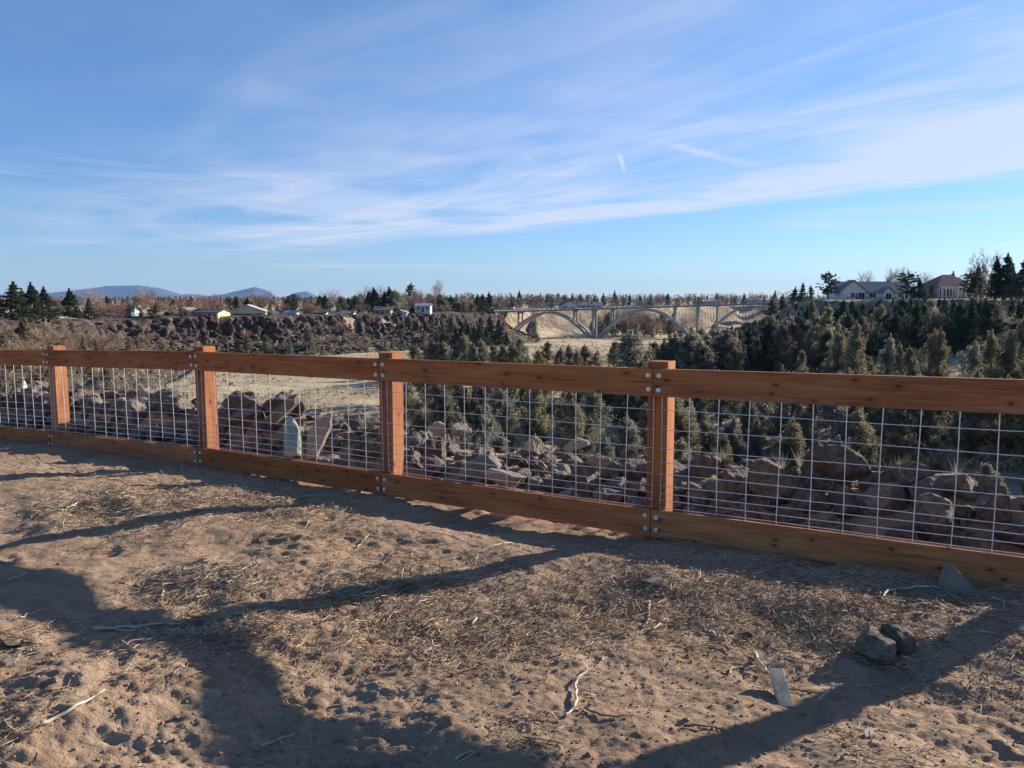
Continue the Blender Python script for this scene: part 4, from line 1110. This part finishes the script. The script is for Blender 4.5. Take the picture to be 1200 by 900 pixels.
for px, yt, D, k in [(700,368,600,'juniper'),(712,366,620,'juniper'),(726,364,640,'bare_grey'),(735,362,620,'bare_grey'),(742,366,600,'bare_tan'),(752,364,620,'bare_grey'),(760,370,610,'juniper'),(770,372,620,'juniper'),(778,366,640,'juniper'),(718,376,560,'juniper'),(706,378,560,'juniper'),(745,378,560,'juniper'),(785,374,560,'juniper'),(733,376,560,'juniper'),(806,372,560,'bare_grey'),(798,378,560,'juniper'),(765,380,590,'juniper'),(755,376,600,'juniper'),(694,374,600,'conifer'),(722,370,610,'conifer'),(750,368,620,'bare_tan'),(790,366,640,'conifer'),(730,370,640,'juniper'),(774,378,600,'bare_tan')]:
    D -= 75
    tree_px(k, px, yt, 0, 'arch', ('bare tree' if 'bare' in k else 'green grey tree')+' beyond the middle arch of the bridge', 'tree', False, D=D, wide=1.7)
def merge_small(keep_n=292):
    """past 300 junipers: the smallest in the picture become one object of kind stuff"""
    js = [t for t in TREES if t[0].name.startswith('juniper_tree')]
    def key(t):
        o = t[0]; big = o.scale[2]*6.5/t[2]
        if t[3] == 'offright': return 1e3
        return -(1e3 if t[6] or t[3] in ('right_row','mid','cliff','arch') else big)
    js.sort(key=key); drop = js[keep_n:]
    V = []; Fc = []; MI = []; n = 0
    for t in drop:
        o = t[0]; me = o.data if o.data else [c for c in o.children if c.name.startswith('crown')][0].data
        dark = me.materials[-1] is M['leaf_slope']
        L = [v for k in ('juniper','dark_juniper') for v in TV[k][0] if v[2] is me or v[1] is me][0]
        cm = L[1]; co = np.empty(len(cm.vertices)*3, np.float32); cm.vertices.foreach_get('co', co); co = co.reshape(-1,3,3)[n % 3::3]
        mid = co.mean(1, keepdims=True); co = (mid+(co-mid)*1.75).reshape(-1,3)
        a = o.rotation_euler[2]; ca, sa = math.cos(a), math.sin(a); sc = np.array(o.scale); co = co*sc
        co = np.stack([co[:,0]*ca-co[:,1]*sa, co[:,0]*sa+co[:,1]*ca, co[:,2]], -1)+np.array(o.location)
        V.append(co); MI.append(np.full(len(co)//3, int(dark))); n += 1
        for c in list(o.children): bpy.data.objects.remove(c)
        bpy.data.objects.remove(o); TREES.remove(t)
    if V:
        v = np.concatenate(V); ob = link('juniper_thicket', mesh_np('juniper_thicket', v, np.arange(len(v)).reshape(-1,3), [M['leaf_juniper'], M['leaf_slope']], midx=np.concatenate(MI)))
        tag(ob, 'shaded juniper thicket covering the far canyon wall at right', 'thicket', kind='stuff')
    print('merged', len(drop), 'kept', len(js)-len(drop))
merge_small()
def label_trees():
    zs = {}
    for o, px, D, zone, desc, cat, label in TREES:
        if label: tag(o, label, cat, 'trees along the canyon rims')
        else: zs.setdefault((zone, desc), []).append((px, o, cat))
    for (zone, desc), L in zs.items():
        L.sort(key=lambda q: q[0])
        for i, (px, o, cat) in enumerate(L):
            tag(o, '%s, %s from left' % (desc, ordinal(i)), cat, {'right_row':'junipers behind the fence','mid':'junipers on the canyon floor','cliff':'junipers on the canyon floor'}.get(zone, 'trees in and beyond the canyon'))
label_trees()
# far-off wood that reads as one mass
def far_wood():
    r = np.random.default_rng(31); n = 5200
    D = np.exp(r.uniform(math.log(520), math.log(3200), n)); px = r.uniform(-80, 1290, n)
    x = (px-600)/F*D; y = D; s = sdist(x,y); keep = (s < -6)
    keep &= ~((px > 925) & (D < 400))
    x = x[keep]; y = y[keep]; D = D[keep]; n = len(x); z = height(x,y,False)
    h = r.uniform(3.5,8.5,n)*np.where(D > 1200, 1.15, 1); 
    h = np.clip(EYE-z + r.uniform(-3,1,n)*r.random(n) + (1.5+np.where(px[keep] < 420, 3.2, 7.)*r.random(n)**1.8)/F*D, 2.5, 19)
    P = []; mi = []
    m = 46
    q = r.random((n,m)); az = r.uniform(0,6.28,(n,m)); con = (r.random(n) < .62)[:,None]
    Rr = np.where(con, .26*(1-q)**.8, .36*np.sqrt(np.clip(1-((q-.55)/.5)**2,0,1)))*h[:,None]*np.sqrt(r.random((n,m)))
    c = np.stack([x[:,None]+np.cos(az)*Rr, y[:,None]+np.sin(az)*Rr, z[:,None]+h[:,None]*(.06+.92*q)], -1).reshape(-1,3)
    t = leaf_tris(c, 1, .1, .1, 1.0, r); f = np.arange(len(t)).reshape(-1,3)
    k = np.where(con[:,0], 0, np.where(r.random(n) < .5, 1, 2)); mi = np.repeat(k, m)
    o = link('far_woodland', mesh_np('far_woodland', t, f, [M['leaf_dark'], M['twig_pink'], M['twig_tan']], midx=mi)); tag(o, 'belt of distant mixed woodland along the horizon', 'woodland', kind='stuff')
far_wood()

# ------------------------------------------------------------------ bridge
def bridge():
    a0 = pt(556, 365.6, 500); th = R(17); ax = Vector((math.cos(th), -math.sin(th), 0)); nn = Vector((math.sin(th), math.cos(th), 0))
    A = Vector((a0.x, a0.y, 0)); slope = 6.4/192
    root = empty('arch_bridge', (A.x, A.y, a0.z), -th)
    tag(root, 'concrete bridge of three open spandrel arches crossing the canyon', 'bridge')
    def apos(px):
        k = (px-600)/F   # (A+ax*a).x = k*D, D~y*cp-z*sp
        lo, hi = -50, 320
        for _ in range(40):
            m = (lo+hi)/2; p = A+ax*m; q = proj((p.x,p.y,-8))[0]
            if q < px: lo = m
            else: hi = m
        return lo
    dz = lambda a: slope*a
    LEN = 250.
    Wd = 12.
    def prism(name, pts2, y0, y1, mt, par=root):
        mb = MB(); n = len(pts2)
        mb.add([(x,y0,z) for x,z in pts2]+[(x,y1,z) for x,z in pts2], [tuple(range(n)), tuple(range(n,2*n))[::-1]]+[(i,(i+1)%n,n+(i+1)%n,n+i) for i in range(n)])
        return mb.build(name, M[mt], par)
    prism('deck', [(-12,dz(-12)),(LEN,dz(LEN)),(LEN,dz(LEN)-1.0),(-12,dz(-12)-1.0)], -1, Wd+1, 'deck_concrete')
    prism('road_surface', [(-12,dz(-12)+.05),(LEN,dz(LEN)+.05),(LEN,dz(LEN)+.004),(-12,dz(-12)+.004)], -.4, Wd+.4, 'asphalt')
    for y in (-1, Wd+.75):
        mb = MB()
        for k in range(int(LEN/3)+4):
            a = -12+k*3.; mb.box(a, a+.35, y, y+.25, dz(a)-.1, dz(a)+1.0)
        for z0, z1 in ((.95,1.15),(.45,.6)):
            mb.add([(-12,y+.02,dz(-12)+z0),(LEN,y+.02,dz(LEN)+z0),(LEN,y+.02,dz(LEN)+z1),(-12,y+.02,dz(-12)+z1),(-12,y+.2,dz(-12)+z0),(LEN,y+.2,dz(LEN)+z0),(LEN,y+.2,dz(LEN)+z1),(-12,y+.2,dz(-12)+z1)],
                   [(0,1,2,3),(7,6,5,4),(0,4,5,1),(3,2,6,7),(0,3,7,4),(1,5,6,2)])
        mb.build('railing', M['deck_concrete'], root)
    base = -15.6
    spans = [(apos(593), apos(692)), (apos(699), apos(813)), (apos(824), apos(940))]
    def arch_z(a, s, e):
        m = (s+e)/2; q = (a-m)/((e-s)/2); top = dz(m)-1.2; b = base
        return top-(top-b)*(q*q)
    for s, e in spans:
        for y in (.6, Wd-2.1):
            N = 28; up = []; dn = []
            for i in range(N+1):
                a = s+(e-s)*i/N; z = arch_z(a,s,e); q = abs(i/N-.5)*2; t = 1.1+.9*q
                up.append((a,z)); 
                sl = 2*q*(dz((s+e)/2)-1.2-base)/((e-s)/2); k = math.sqrt(1+sl*sl)
                dn.append((a,z-t*min(k,1.7)))
            prism('arch_rib', up+dn[::-1], y, y+1.5, 'concrete')
    def col(a, lo, w=1.1):
        for y in (.85, Wd-1.85):
            mb = MB(); mb.box(a-w/2, a+w/2, y, y+1.0, lo, dz(a)-1.0); mb.build('column', M['concrete'], root)
        mb = MB(); mb.box(a-w/2-.1, a+w/2+.1, -.3, Wd+.3, dz(a)-1.9, dz(a)-1.003); mb.build('cap_beam', M['concrete'], root)
    for px in (588, 694.5, 817): col(apos(px), base-6, 1.5)
    for px, i in ((607,0),(672,0),(716,1),(790,1),(840,2),(905,2),(922,2)):
        a = apos(px); col(a, arch_z(a,*spans[i])-.3)
    for px in (694.5, 817, 588):
        a = apos(px); mb = MB(); mb.box(a-2.6, a+2.6, .2, Wd-.2, base-8, base-.9); mb.build('pier_base', M['concrete'], root)
bridge()

# ------------------------------------------------------------------ houses
def house(px0, px1, ytop, yeave, ybase, D, rz, wall, roof, label, style='gable', nwin=3, depth=8, chim=False, cat='house', z=None, garage=False):
    c = pt((px0+px1)/2, ybase, D); w = (px1-px0)/F*D
    hw = (ybase-yeave)/F*D; hr = max(.8,(yeave-ytop)/F*D)
    zg = hz(c.x, c.y)
    root = empty('house', (c.x, c.y+depth/2, c.z), R(rz)); tag(root, label, cat, 'houses on the canyon rims')
    d2 = depth/2; w2 = w/2
    mb = MB(); mb.box(-w2, w2, -d2, d2, max(-1.6, min(-.5, zg-c.z-.8)), hw)
    if style == 'side':   # gable end faces the viewer
        mb.add([(-w2,-d2,hw),(w2,-d2,hw),(0,-d2,hw+hr-.12),(-w2,d2,hw),(w2,d2,hw),(0,d2,hw+hr-.12)], [(0,1,2),(5,4,3),(0,3,4,1),(1,4,5,2),(2,5,3,0)])
    elif style == 'gable':
        mb.add([(-w2,-d2,hw),(-w2,d2,hw),(-w2,0,hw+hr-.12),(w2,-d2,hw),(w2,d2,hw),(w2,0,hw+hr-.12)], [(0,1,2),(5,4,3),(0,3,4,1),(1,4,5,2),(2,5,3,0)])
    mb.build('wall', hm(*wall), root)
    o_ = .5; t = .22; rb = MB()
    def slab4(a,b,c_,d):
        up = [Vector(q) for q in (a,b,c_,d)]; lo = [q-Vector((0,0,t)) for q in up]
        rb.add(up+lo, [(0,1,2,3),(7,6,5,4)]+[(i,(i+1)%4,4+(i+1)%4,4+i) for i in range(4)])
    ez = hw-.12
    if style == 'gable':
        slab4((-w2-o_,-d2-o_,ez),(w2+o_,-d2-o_,ez),(w2+o_,0,hw+hr),(-w2-o_,0,hw+hr)); slab4((-w2-o_,.003,hw+hr-.003),(w2+o_,.003,hw+hr-.003),(w2+o_,d2+o_,ez),(-w2-o_,d2+o_,ez))
    elif style == 'side':
        slab4((-w2-o_,-d2-o_,ez),(0,-d2-o_,hw+hr),(0,d2+o_,hw+hr),(-w2-o_,d2+o_,ez)); slab4((.003,-d2-o_,hw+hr-.003),(w2+o_,-d2-o_,ez),(w2+o_,d2+o_,ez),(.003,d2+o_,hw+hr-.003))
    else:
        i_ = min(d2, w2*.75)
        E = [(-w2-o_,-d2-o_,ez),(w2+o_,-d2-o_,ez),(w2+o_,d2+o_,ez),(-w2-o_,d2+o_,ez)]; Rg = [(-w2+i_,0,hw+hr),(w2-i_,0,hw+hr)]
        rb.add(E+Rg+[(x,y,z_-t) for x,y,z_ in E], [(0,1,5,4),(1,2,5),(2,3,4,5),(3,0,4),(0,6,7,1),(1,7,8,2),(2,8,9,3),(3,9,6,0),(9,8,7,6)])
    rf = rb.build('roof', hm(*roof), root)
    if chim:
        m2 = MB(); m2.box(w2*.3, w2*.3+.9, -.4, .5, hw+hr*.3, hw+hr+.9); m2.build('chimney', hm('brick_chimney',(.25,.14,.1)), rf)
    fr = hm('white_trim', (.7,.69,.66))
    for i in range(nwin):
        x = -w2+(i+.6)*w/(nwin+.2); ww = min(1.6, w/nwin*.5); z0, z1 = hw*.38, hw*.80
        door = (i == nwin//2 and nwin > 1)
        if door: z0, z1, ww = .05, min(2.1,hw*.8), 1.0
        f = MB(); y = -d2-.03
        f.box(x-ww/2-.1, x+ww/2+.1, y-.05, y+.02, z0-.1, z1+.1)
        fo = f.build('door' if door else 'window', fr, root)
        g_ = MB(); 
        if door: g_.box(x-ww/2, x+ww/2, y-.08, y-.052, z0, z1); g_.build('door_leaf', hm('dark_door',(.10,.07,.06)), fo)
        else:
            g_.box(x-ww/2, x-.04, y-.08, y-.052, z0, z1); g_.box(x+.04, x+ww/2, y-.08, y-.052, z0, z1); g_.build('pane', M['glass'], fo)
    return root, (w, hw, hr, d2)
CREAM=('cream_wall',(.62,.54,.38)); YEL=('yellow_wall',(.62,.52,.28)); WHT=('white_wall',(.52,.50,.47)); BLU=('pale_blue_wall',(.42,.50,.58)); BEI=('beige_wall',(.45,.37,.29)); PNK=('pink_wall',(.52,.40,.34)); GRY=('grey_wall',(.64,.61,.57)); TAN=('tan_wall',(.50,.40,.30))
BRR=('brown_roof',(.17,.12,.10)); GRR=('grey_roof',(.22,.21,.21)); DKR=('dark_roof',(.07,.065,.065)); BLR=('blue_grey_roof',(.20,.24,.32)); RED=('red_brown_roof',(.27,.15,.11)); PLR=('pale_roof',(.50,.45,.38)); TNR=('tan_roof',(.38,.27,.19))
house(105,150,357.5,366,375,222,4,BLU,BRR,'long low pale blue house with a brown roof on the left rim','gable',6,9,True)
house(88,97,367,371,377,200,20,WHT,PLR,'small white gabled house left of the pale blue one','side',1,6)
house(61,76,371,375,379,185,0,TAN,TNR,'small tan shed with a low roof below the left evergreens','side',1,5,cat='shed')
house(146,166,371,374,378,215,-4,WHT,PLR,'low white garage under the large tan bare tree','gable',2,6,cat='garage')
house(196,222,363.5,367,374,240,6,WHT,GRR,'white house with a grey roof right of the tan bare tree','gable',3,8)
house(226,258,362,365.5,377,232,-6,YEL,DKR,'pale yellow house with a dark roof at the cliff edge','gable',5,8)
house(266,306,357,365,376.5,245,12,CREAM,PLR,'large cream house with a pale roof at the cliff edge','side',3,10)
house(300,344,364,367.5,374,262,0,CREAM,BLR,'cream house with a long blue grey roof','gable',5,9)
house(349,380,362,366,373,275,8,WHT,DKR,'white house with a dark roof right of the dark pine','gable',4,8)
house(388,414,364,367,373,290,-3,PNK,GRR,'low pinkish house half hidden by olive evergreens','gable',3,7)
house(438,457,359,363,369.5,305,4,BEI,BRR,'small beige house with a brown roof above the cliff','gable',3,8,True)
house(461,476,363,366,371,310,4,WHT,PLR,'tiny white house right of the beige one','side',1,6)
house(487,504,355.5,358,366,322,0,WHT,BLR,'white two storey house with a blue roof above the cliff','gable',3,8)
house(470,494,353,355,360,370,0,BEI,PLR,'house with long pale roof behind the white two storey one','gable',2,8)
house(578,603,355.5,359,364,570,-8,WHT,DKR,'white house with a dark roof beyond the left bridge end','gable',3,8)
house(622,650,354.5,358,363,640,6,GRY,BRR,'grey house with a wide brown roof beyond the first arch','gable',3,10)
house(656,676,352.5,357.5,362.5,600,10,WHT,DKR,'white gabled house with a dark roof above the first arch','side',2,10)
house(674,706,354,357.5,361.5,640,-3,PNK,PLR,'long pale house above the first bridge pier','gable',5,9)
house(744,768,353,355.5,359,760,4,GRY,GRR,'distant grey house above the middle arch','gable',3,10)
house(822,845,351,353.5,356,800,0,WHT,PLR,'distant long white building above the second pier','gable',4,12)
house(872,900,349,351,354,780,0,GRY,PLR,'distant pale house above the third arch','gable',3,12)
# two big houses on the right rim
D1 = 205
r1, (w, hw, hr, d2) = house(986,1068,329.5,342.3,352.5,D1,-4,GRY,GRR,'grey walled house with a broad grey roof on the right rim','gable',0,11)
def gable(root, x0, x1, y0, hw, hz_, wallm, roofm, y1):
    mb = MB(); xm = (x0+x1)/2
    mb.add([(x0,y0,0),(x1,y0,0),(x1,y0,hw),(xm,y0,hw+hz_),(x0,y0,hw),(x0,y1,0),(x1,y1,0),(x1,y1,hw),(xm,y1,hw+hz_),(x0,y1,hw)],
           [(0,1,2,3,4),(9,8,7,6,5),(0,5,6,1),(1,6,7,2),(4,3,8,9),(2,7,8,3),(0,4,9,5)])
    mb.build('gable_wing', hm(*wallm), root)
    rb = MB(); o_ = .45; k = hz_/((x1-x0)/2)*o_
    for a, b in ((x0-o_, xm), (x1+o_, xm)):
        za = hw-k+.10; zb = hw+hz_+.10
        rb.add([(a,y0-.5,za),(b,y0-.5,zb),(b,y1,zb),(a,y1,za),(a,y0-.5,za+.22),(b,y0-.5,zb+.22),(b,y1,zb+.22),(a,y1,za+.22)],
               [(0,1,2,3),(7,6,5,4),(0,4,5,1),(1,5,6,2),(2,6,7,3),(3,7,4,0)])
    rb.build('gable_roof', hm(*roofm), root)
def win(root, x, z0, z1, ww, y, door=False):
    f = MB(); f.box(x-ww/2-.12, x+ww/2+.12, y-.05, y+.02, z0-.1, z1+.12); fo = f.build('door' if door else 'window', hm('white_trim',(.7,.69,.66)), root)
    g_ = MB(); g_.box(x-ww/2, x-.05, y-.08, y-.052, z0, z1); g_.box(x+.05, x+ww/2, y-.08, y-.052, z0, z1); g_.build('pane', M['glass'], fo)
m_px = D1/F
gx = lambda px: (px-1027)*m_px
gable(r1, gx(985), gx(1014), -d2-1.6, 2.45, 2.75, GRY, GRR, -d2+3)
win(r1, gx(999), .9, 2.1, .9, -d2-1.6); win(r1, gx(1009), .2, 2.1, 1.5, -d2-1.6, True); win(r1, gx(1003.5), .3, 2.0, .6, -d2-1.6)
gable(r1, gx(1035), gx(1046), -d2-.9, 2.3, 1.15, GRY, GRR, -d2+2.5)
win(r1, gx(1040.5), .2, 2.0, 1.3, -d2-.9)
win(r1, gx(1024), .9, 2.0, 1.6, -d2); win(r1, gx(1056), .9, 2.0, 1.2, -d2)
D2 = 188
r3, (w, hw, hr, d3) = house(1097,1143,321.5,335.5,349,D2,3,TAN,RED,'tan house with a red brown hip roof and white porch','hip',0,9)
hx = lambda px: (px-1120)*D2/F
for a, b in ((1099,1102.5),(1104,1110),(1111.5,1116.5),(1127,1131),(1132.5,1137)):
    win(r3, hx((a+b)/2), .35, 2.1, (b-a)*D2/F, -d3)
for px in (1098,1103.2,1110.8,1117.2,1126,1132,1138):
    mb = MB(); mb.box(hx(px)-.1, hx(px)+.1, -d3-1.3, -d3-1.1, -.2, hw-.35); mb.build('porch_column', hm('white_trim',(.7,.69,.66)), r3)
mb = MB(); mb.box(hx(1097), hx(1139), -d3-1.4, -d3-1.0, hw-.347, hw-.13); mb.build('porch_beam', hm('white_trim',(.7,.69,.66)), r3)
house(1080,1090,342,345,352,200,0,WHT,GRR,'small white outbuilding between the two right houses','gable',1,4,cat='outbuilding')
house(1182,1192,340,342,349,168,0,WHT,GRR,'small white shed among the right edge conifers','gable',2,4,cat='shed')
def rimfence():
    for a, b, D, lb in ((1084,1140,180,'dark wooden deck railing below the red roofed house'),(992,1050,196,'low dark rail fence before the grey roofed house'),(1141,1200,158,'dark rail fence below the right edge conifers')):
        p0 = pt(a,351.5,D); p1 = pt(b,351.5,D); root = empty('rail_fence', p0, math.atan2(p1.y-p0.y,p1.x-p0.x)); L = (p1-p0).length
        tag(root, lb, 'fence'); m = hm('dark_timber',(.09,.06,.05))
        n = int(L/2.2)
        for i in range(n+1):
            q = MB(); x = L*i/n; q.box(x-.07,x+.07,-.07,.07,-1.4,.75); q.build('post', m, root)
        for z in (.2,.6):
            q = MB(); q.box(0,L,-.115,-.075,z,z+.12); q.build('rail', m, root)
rimfence()
# pale broken stump beyond the far left panel
o = MB(); o.tube([(0,0,-.3),(.02,0,.05),(-.01,.02,.16),(.02,0,.24)], [.06,.05,.045,.02], 7)
p = pt(27,458,11.5); o = o.build('stump', M['twig_grey'], None, (p.x,p.y,p.z-.05), smooth=True); tag(o, 'pale broken upright stump beyond the far left wire panel', 'stump')

# ------------------------------------------------------------------ haze
def haze():
    mb = MB(); mb.box(-14600,14600,-14600,14600,-40,330)
    m = bpy.data.materials.new('haze'); m.use_nodes = True; nt = m.node_tree; nt.nodes.clear()
    out = nt.nodes.new('ShaderNodeOutputMaterial'); v = nt.nodes.new('ShaderNodeVolumePrincipled')
    v.inputs['Density'].default_value = 3.6e-5; v.inputs['Color'].default_value = (.30,.52,1,1); v.inputs['Anisotropy'].default_value = .0
    nt.links.new(v.outputs[0], out.inputs['Volume'])
    o = mb.build('haze', m); tag(o, kind='stuff'); o['label'] = 'thin blue air haze filling the canyon and the distance'; o['category'] = 'haze'
HAZE = True
if HAZE: haze()

# ------------------------------------------------------------------ light, sky, camera
SUN_AZ = R(59); SUN_EL = R(18)      # azimuth clockwise from +Y
sd = Vector((math.sin(SUN_AZ)*math.cos(SUN_EL), math.cos(SUN_AZ)*math.cos(SUN_EL), math.sin(SUN_EL)))
ld = bpy.data.lights.new('sun', 'SUN'); ld.energy = 5.0; ld.angle = R(.53); ld.color = (1,.94,.84)
lo = bpy.data.objects.new('sun', ld); col.objects.link(lo); lo.rotation_euler = sd.to_track_quat('Z','Y').to_euler(); lo.location = (0,0,50)

W = bpy.data.worlds.new('World'); S.world = W; W.use_nodes = True; nt = W.node_tree; nt.nodes.clear(); g = NG(nt)
sky = g.n('ShaderNodeTexSky', sky_type='NISHITA'); sky.sun_disc = False; sky.sun_elevation = SUN_EL; sky.sun_rotation = SUN_AZ
sky.altitude = 900; sky.air_density = 1.0; sky.dust_density = .15; sky.ozone_density = 3.0
hs = g.n('ShaderNodeHueSaturation'); g.l(sky.outputs[0], hs.inputs['Color']); hs.inputs['Saturation'].default_value = 1.13
tc = g.n('ShaderNodeTexCoord').outputs['Generated']
sx = g.n('ShaderNodeSeparateXYZ'); g.l(tc, sx.inputs[0]); dx, dy, dz = sx.outputs
dzc = g.math('MAXIMUM', dz, .012)
X = g.math('DIVIDE', dx, dzc); Y = g.math('DIVIDE', dy, dzc)
s_ = g.math('ADD', g.math('MULTIPLY', X, .785), g.math('MULTIPLY', Y, .62)); q_ = g.math('ADD', g.math('MULTIPLY', X, -.62), g.math('MULTIPLY', Y, .785))
def vec(a, b, c=0.):
    nd = g.n('ShaderNodeCombineXYZ'); g.setin(nd.inputs[0], a); g.setin(nd.inputs[1], b); g.setin(nd.inputs[2], c); return nd.outputs[0]
warp = g.math('SUBTRACT', g.noise(vec(g.math('MULTIPLY', s_, .35), g.math('MULTIPLY', q_, .12)), 1, 3), .5)
sw = g.math('ADD', s_, g.math('MULTIPLY', warp, 1.6))
streak = g.noise(vec(g.math('MULTIPLY', sw, .85), g.math('MULTIPLY', q_, .19)), 1, 9, .62, .9)
fine = g.noise(vec(g.math('MULTIPLY', sw, 4.), g.math('MULTIPLY', q_, .7), 3.), 1, 6, .65, .8)
veil = g.noise(vec(g.math('MULTIPLY', X, .42), g.math('MULTIPLY', Y, .30), 7.), 1, 6, .55, .3)
edge = g.sstep(g.math('ADD', sw, g.math('MULTIPLY', g.math('SUBTRACT', fine, .5), 1.6)), 7.5, 6.2)
ramp = g.sstep(sw, -.6, 5.0)
band = g.math('MULTIPLY', g.math('MULTIPLY', g.sstep(sw, 5.0, 6.3), .34), g.sstep(streak, .25, .6))
d1 = g.math('MULTIPLY', g.sstep(streak, .38, .76), .75)
d2_ = g.math('MULTIPLY', g.sstep(veil, .36, .66), .68)
d3_ = g.math('MULTIPLY', g.sstep(fine, .4, .75), .16)
dens = g.math('ADD', g.math('ADD', d1, d2_), g.math('ADD', d3_, band))
dens = g.math('MULTIPLY', g.math('MULTIPLY', dens, ramp), edge)
dens = g.math('MULTIPLY', dens, g.sstep(dz, .035, .10))
# thin wisps low down
low = g.noise(vec(g.math('MULTIPLY', dx, 3.), g.math('MULTIPLY', dz, 42.), 1.), 1, 6, .6, .5)
lowm = g.math('MULTIPLY', g.math('MULTIPLY', g.sstep(low, .52, .75), .45), g.math('MULTIPLY', g.sstep(dz, .02, .05), g.sstep(dz, .2, .12)))
dens = g.math('ADD', dens, lowm)
# contrail scraps: short segments in view direction space
def seg(a, b, w0, strength):
    pa = (pt(*a,1)-Vector((0,0,EYE))); pb = (pt(*b,1)-Vector((0,0,EYE)))
    a2 = Vector((pa.x/pa.y, pa.z/pa.y)); b2 = Vector((pb.x/pb.y, pb.z/pb.y)); e = b2-a2; L = e.length; e /= L
    U = g.math('DIVIDE', dx, g.math('MAXIMUM', dy, .05)); V_ = g.math('DIVIDE', dz, g.math('MAXIMUM', dy, .05))
    uu = g.math('SUBTRACT', U, a2.x); vv = g.math('SUBTRACT', V_, a2.y)
    al = g.math('DIVIDE', g.math('ADD', g.math('MULTIPLY', uu, e.x), g.math('MULTIPLY', vv, e.y)), L)
    ac = g.math('ABSOLUTE', g.math('ADD', g.math('ADD', g.math('MULTIPLY', uu, -e.y), g.math('MULTIPLY', vv, e.x)), g.math('MULTIPLY', g.math('SUBTRACT', g.noise(vec(al, 3.), 3, 3), .5), w0*1.5)))
    body = g.math('MULTIPLY', g.math('MULTIPLY', g.sstep(al, 0, .4), g.sstep(al, 1, .45)), g.math('SUBTRACT', 1, g.math('DIVIDE', ac, w0), clamp=True))
    return g.math('MULTIPLY', body, strength)
for a, b, w_, st in (((724,176),(734,206),.004,.8),((745,160),(930,205),.006,.42),((962,158),(968,168),.004,.3),((605,172),(635,200),.005,.16),((860,262),(1080,264),.008,.5),((1110,281),(1160,281),.003,.7)):
    dens = g.math('ADD', dens, seg(a, b, w_, st))
dens = g.math('MINIMUM', g.math('MULTIPLY', dens, .78), .68)
hor = g.mix(g.sstep(dz, .0, .42), (.55,.68,.86), (1,1,1.02))
m3 = g.n('ShaderNodeMix', data_type='RGBA', blend_type='MULTIPLY'); m3.inputs[0].default_value = 1; g.l(hor, m3.inputs[7])
CL = 5.2
mul = g.n('ShaderNodeMix', data_type='RGBA', blend_type='MULTIPLY'); mul.inputs[0].default_value = 1; g.l(hs.outputs[0], mul.inputs[6]); mul.inputs[7].default_value = (1.06,1.0,1.03,1)
g.l(mul.outputs[2], m3.inputs[6])
bgc = g.mix(dens, m3.outputs[2], (CL*.92, CL*.95, CL*1.10))
bg = g.n('ShaderNodeBackground'); bg.inputs['Strength'].default_value = .085; g.l(bgc, bg.inputs[0])
out = g.n('ShaderNodeOutputWorld'); g.l(bg.outputs[0], out.inputs[0])

cam = bpy.data.cameras.new('camera'); co = bpy.data.objects.new('camera', cam); col.objects.link(co)
cam.sensor_width = 36; cam.lens = F/1200*36; cam.clip_start = .05; cam.clip_end = 40000
co.location = (0,0,EYE); co.rotation_euler = (math.pi/2-PITCH, 0, 0); S.camera = co
S.view_settings.view_transform = 'Standard'; S.view_settings.look = 'None'; S.view_settings.gamma = 1; S.view_settings.use_curve_mapping = False
S.view_settings.exposure = 1.0
S.cycles.max_bounces = 5; S.cycles.volume_bounces = 0; S.cycles.transparent_max_bounces = 8
